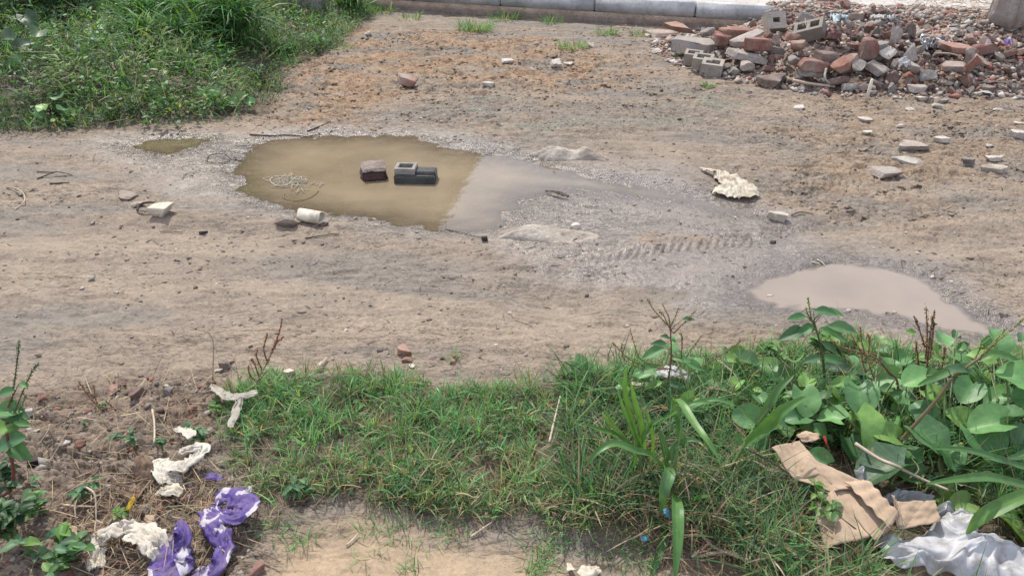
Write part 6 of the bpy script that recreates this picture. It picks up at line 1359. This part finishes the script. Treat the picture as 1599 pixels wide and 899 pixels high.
strands('dry_branch', [[(134, 760, .03), (147, 770, .05), (150, 790, .04), (150, 812, .02)], [(134, 760, .03), (125, 762, .03)], [(98, 788, .03), (120, 790, .04), (148, 791, .04)], [(140, 812, .02), (160, 818, .01)], [(150, 812, .02), (163, 818, .01)]], .0035, 'wood', 'forked pale dry branch lying over the litter', 'dry branch')
strands('dry_branch', [[(238, 640, .02), (241, 660, .05), (241, 688, .05), (236, 700, .02)]], .004, 'wood', 'upright pale dry stem left of the cloth tip', 'dry branch')
strands('dry_stick', [[(858, 690, .05), (866, 655, .07), (875, 618, .08)], [(862, 692, .04), (872, 660, .05)]], .004, 'wood', 'pale dry stick standing at the right of the grass', 'dry stick')
strands('dry_stick', [[(735, 838), (752, 826, .01), (768, 815, .02)]], .003, 'wood', 'pale dry stick lying on the near bare soil', 'dry stick')
strands('dry_stick', [[(541, 851), (550, 843, .008), (560, 832, .01)]], .003, 'wood', 'short pale stick at the near edge of the grass', 'dry stick')
strands('dry_stick', [[(1085, 820, .02), (1110, 850, .03), (1150, 868, .03), (1200, 890, .02)], [(1090, 868, .01), (1130, 862, .03), (1180, 870, .02)], [(1080, 870, .02), (1110, 846, .03)]], .005, 'wood', 'thick bent dry stems at the bottom right of centre', 'dry stems')
strands('dry_twig', [[(1165, 700, .12), (1210, 725, .1), (1248, 752, .08), (1290, 790, .08), (1345, 832, .08), (1365, 850, .04), (1392, 900, .02)]], .003, 'twig', 'long thin reddish stem crossing the cardboard', 'dry stem')
strands('dry_twig', [[(1335, 692, .12), (1370, 715, .1), (1400, 728, .1), (1440, 748, .08), (1480, 765, .06)]], .006, 'wood', 'thick dry stem behind the cardboard', 'dry stem')
def stake():
    g = spot(1352, 160); t_ = U(1362, 124, g[1] - .03); V, F = tube([g, (g + t_) / 2, t_], [.012, .012, .009], 6); o = build('wooden_stake', V, F, M['tube'], origin=g); tag(o, 'thin white stake leaning on the front of the rubble', 'stake')
stake()
strands('wooden_stick', [[(1238, 126, .05), (1265, 131, .05), (1290, 134, .04), (1304, 136, .03)]], .014, 'wood', 'long pale stick at the foot of the rubble', 'stick')
strands('wooden_stick', [[(1460, 84, .14), (1480, 84, .14), (1500, 88, .12)]], .008, 'wood', 'thin pale stick in the right of the rubble', 'stick')
strands('cable', [[(1290, 108, .12), (1288, 122, .1), (1294, 130, .06), (1304, 136, .03)]], .010, 'rag', 'grey bent cable at the front of the rubble', 'cable')
strands('straw', [[(1258, 40, .3), (1257, 30, .32)], [(1254, 42, .3), (1252, 36, .32)]], .005, 'wood', 'thin upright stalks on top of the rubble', 'stalks')

# cream tube
def cream_tube():
    g = spot(487, 347); L = 38 * dist(g) / FPX; r = 10.5 * dist(g) / FPX; e = empty('cardboard_tube', g)
    n = 20; th = np.arange(n) / n * 6.283; xs = [-L / 2, 0, L / 2]; V = []; 
    for rr in (r, r * .9):
        for x in xs: V += [(x + .004 * math.sin(3 * t), rr * math.cos(t), rr * .92 * math.sin(t) + r * .92) for t in th]
    f1 = grid_faces(3, n, True); f2 = grid_faces(3, n, True)[:, ::-1] + 3 * n; k = np.arange(n); k2 = (k + 1) % n
    rim = np.stack([2 * n + k, 5 * n + k, 5 * n + k2, 2 * n + k2], 1)[:, ::-1]; rim0 = np.stack([k, 3 * n + k, 3 * n + k2, k2], 1)
    build('outer', V, [f1, f2, rim, rim0], M['tube'], e, smooth=True)
    V2, F2 = tube([(L * .12, 0, r * .9), (L * .14, 0, r * .9)], [r * .88] * 2, 16); build('inner', V2, F2, M['twig'], e)
    e.rotation_euler = (0, 0, -.35); tag(e, 'short cream cardboard tube with dark open end on the track', 'tube')
cream_tube()

# cardboard: torn, folded panels
def panel(name, q, parent, ridges=0, amp=.004, seed=0, n=22, mat='card'):
    c = [G(a, b, z) for a, b, z in q]; u = np.linspace(0, 1, n)[None, :, None]; v = np.linspace(0, 1, n)[:, None, None]
    # torn edges
    uu = u + .035 * pn(v * 9 + seed, v * 0 + 2) * (np.abs(u - .5) * 2) ** 3; vv = v + .035 * pn(u * 9 + seed, u * 0 + 5) * (np.abs(v - .5) * 2) ** 3
    P = (c[0] * (1 - uu) + c[1] * uu) * (1 - vv) + (c[3] * (1 - uu) + c[2] * uu) * vv
    nr = np.cross(c[1] - c[0], c[3] - c[0]); nr /= np.linalg.norm(nr); nr = nr if nr[2] > 0 else -nr
    h = amp * .45 * fbm(u * 2 + seed, v * 2, 2) + .006 * np.abs(pn(u * 3.1 + v * 1.7 + seed, v * .6)) - .004 * (np.abs(u + .6 * v - .75) < .02)
    if ridges: h = h + .007 * np.sin(v * ridges * 3.1416) ** 2 + 0 * u
    P = P + nr * h; P[..., 2] = np.maximum(P[..., 2], H(P[..., 0], P[..., 1]) + .004)
    o = build(name, P.reshape(-1, 3), [grid_faces(n, n)], M[mat], parent, parent.location, smooth=True); solid(o, .003); return o
g = G(1320, 790); e = empty('cardboard_sheet', g)
panel('panel', [(1205, 698, 0.145), (1248, 688, 0.145), (1290, 738, 0.135), (1240, 752, 0.105)], e, 0, .01, 1)
panel('panel', [(1240, 748, 0.110), (1262, 712, 0.145), (1358, 758, 0.135), (1300, 768, 0.125)], e, 0, .012, 2)
panel('panel', [(1278, 748, 0.125), (1345, 752, 0.125), (1402, 808, 0.125), (1366, 846, 0.095)], e, 0, .006, 3)
panel('corrugated_layer', [(1318, 752, 0.140), (1352, 750, 0.140), (1403, 803, 0.137), (1388, 826, 0.130)], e, 4, .002, 4)
panel('torn_flap', [(1270, 790, 0.095), (1300, 764, 0.135), (1358, 838, 0.115), (1288, 856, 0.065)], e, 0, .012, 5)
panel('torn_flap', [(1395, 783, 0.115), (1460, 782, 0.125), (1468, 815, 0.105), (1402, 826, 0.095)], e, 0, .012, 6)
panel('torn_flap', [(1392, 772, 0.165), (1398, 782, 0.135), (1410, 820, 0.105), (1400, 822, 0.105)], e, 0, .006, 7)
tag(e, 'torn crumpled brown cardboard with exposed corrugation among the creepers', 'cardboard')
g = G(1450, 890); e = empty('cardboard_sheet', g); panel('panel', [(1400, 892, .02), (1490, 874, .03), (1500, 910, .02), (1400, 925, .02)], e, 0, .01, 8)
tag(e, 'flat soiled cardboard piece at the bottom edge under the white plastic', 'cardboard')
blob('plastic_bag', [(1368, 846), (1384, 832), (1420, 836), (1440, 828), (1466, 812), (1484, 796), (1505, 788), (1520, 800), (1530, 830), (1548, 836), (1580, 846), (1604, 862), (1640, 900), (1600, 930), (1520, 920), (1470, 884), (1420, 880), (1380, 866)], .035, 'white', 'crumpled white plastic bag at the bottom right', 'plastic bag', .022, rings=44, ns=240, seed=61, fr=16, ze=.03, bulge=4)
blob('plastic_bottle_film', [(1372, 770), (1400, 762), (1440, 764), (1462, 772), (1450, 784), (1410, 786), (1380, 782)], .03, 'clear', 'cloudy clear plastic behind the cardboard flap', 'clear plastic', .014, seed=62, fr=20, ze=.05)
blob('plastic_bottle_film', [(1336, 725), (1350, 722), (1360, 745), (1356, 762), (1344, 752)], .02, 'clear', 'narrow clear plastic strip between cardboard and damaged leaf', 'clear plastic', .01, seed=63, fr=20, ze=.09)
blob('plastic_film', [(1462, 790), (1478, 776), (1495, 780), (1488, 800), (1468, 806)], .02, 'clear', 'dark clear film scrap above the white bag', 'clear plastic', .01, seed=64, fr=20, ze=.03)

# straw and dry stems lying everywhere in the litter
def dry_mess(name, poly, n, rmax, label, seed, lens=(.03, .14), cols=None, hgt=.03):
    p = rand_in(poly, n); n = len(p); P = on(p, 0); P[:, 2] += rng.random(n) * hgt
    a = blades(P, rng.uniform(0, 6.28, n), rng.uniform(1.2, 1.62, n), rng.uniform(-.35, .3, n), rng.uniform(*lens, n), rng.uniform(.0012, rmax, n), palette(n, cols or [(.42, .34, .22), (.26, .19, .12), (.15, .10, .07), (.33, .2, .14)], [.3, .3, .25, .15]), 4)
    A = Acc(); A.add(a[0], [a[1]], a[2], a[3])
    # a few real twigs
    for k in range(n // 12):
        c = P[R.randrange(n)]; az = R.uniform(0, 6.28); L = R.uniform(.03, .12); d = np.array([math.cos(az), math.sin(az), R.gauss(0, .15)]) * L
        V, F = tube(spline([c, c + d * .5 + np.array([R.gauss(0, .01), R.gauss(0, .01), .005]), c + d], 3), R.uniform(.001, .0024), 4); A.add(V, F, np.array(R.choice([(.34, .27, .19), (.2, .14, .1), (.13, .09, .07)])))
    o = A.build(name, M['straw'], smooth=False); tag(o, label, kind='stuff')
dry_mess('dry_straw', LITTER, 800, .003, 'dry stems and straw lying over the litter on the left', 1)
dry_mess('dry_straw', GP([(150, 760), (300, 740), (380, 760), (360, 860), (260, 900), (140, 900), (90, 800)]), 450, .003, 'dense dry straw round the cloth and purple wrapper', 2, (.03, .11), hgt=.05)
dry_mess('dry_straw', GP([(900, 720), (1060, 700), (1250, 720), (1300, 900), (1100, 900), (1000, 850), (900, 800)]), 1500, .004, 'dry stems under the broad-bladed grasses', 3)
dry_mess('dry_straw', GP([(1380, 50), (1620, 50), (1620, 75), (1400, 75)]), 900, .007, 'dry plant bits on the fines right of the rubble pile', 4, (.03, .12), hgt=.14)
dry_mess('dry_straw', GP([(100, 60), (420, 70), (420, 190), (60, 200)]), 420, .006, 'dry stems among the far weeds', 5, (.08, .3), [(.30, .25, .16), (.2, .16, .1), (.34, .3, .2), (.16, .12, .08)], .22)
dry_mess('dark_debris', ROAD, 900, .005, 'tiny dark plant bits strewn on the track', 6, (.01, .05), [(.07, .05, .04), (.14, .1, .075), (.2, .15, .11), (.3, .25, .18)], .002)

# unseen trunk and crown above the picture, added to shade the far left corner
def shade_tree():
    g = np.array([-6.0, 11.3, 0.0]); e = empty('added_tree', g); T = Acc(); A = Acc(); top = g + np.array([.4, -.4, 3.2])
    V, F = tube(spline([g, g + np.array([.15, 0, 1.6]), top], 6), np.linspace(.16, .08, 13), 9); T.add(V, F, (.16, .12, .09))
    for k in range(26):
        az = R.uniform(0, 6.28); rr = R.uniform(.5, 1.5); c = top + np.array([math.cos(az) * rr, math.sin(az) * rr * .9, R.uniform(-.4, 1.3)])
        V, F = tube(spline([top - np.array([0, 0, .5]), (top + c) / 2 + np.array([0, 0, .2]), c], 4), np.linspace(.04, .012, 9), 5); T.add(V, F, (.16, .12, .09))
        n = 420; d = rng.normal(0, 1, (n, 3)); d /= np.linalg.norm(d, axis=1)[:, None]; P = c + d * rng.uniform(.1, .5, (n, 1))
        a = blades(P, rng.uniform(0, 6.28, n), rng.uniform(.6, 1.9, n), rng.uniform(0, .8, n), rng.uniform(.07, .13, n), rng.uniform(.035, .06, n), palette(n, [(.07, .16, .05), (.05, .12, .04), (.10, .2, .06)], [.5, .3, .2]), 3); A.add(a[0], [a[1]], a[2], a[3])
    T.build('trunk', M['stem'], e, g); A.build('crown', M['small'], e, g); tag(e, 'unseen leafy crown on a trunk, added to shade the far left corner', 'added_tree')
shade_tree()
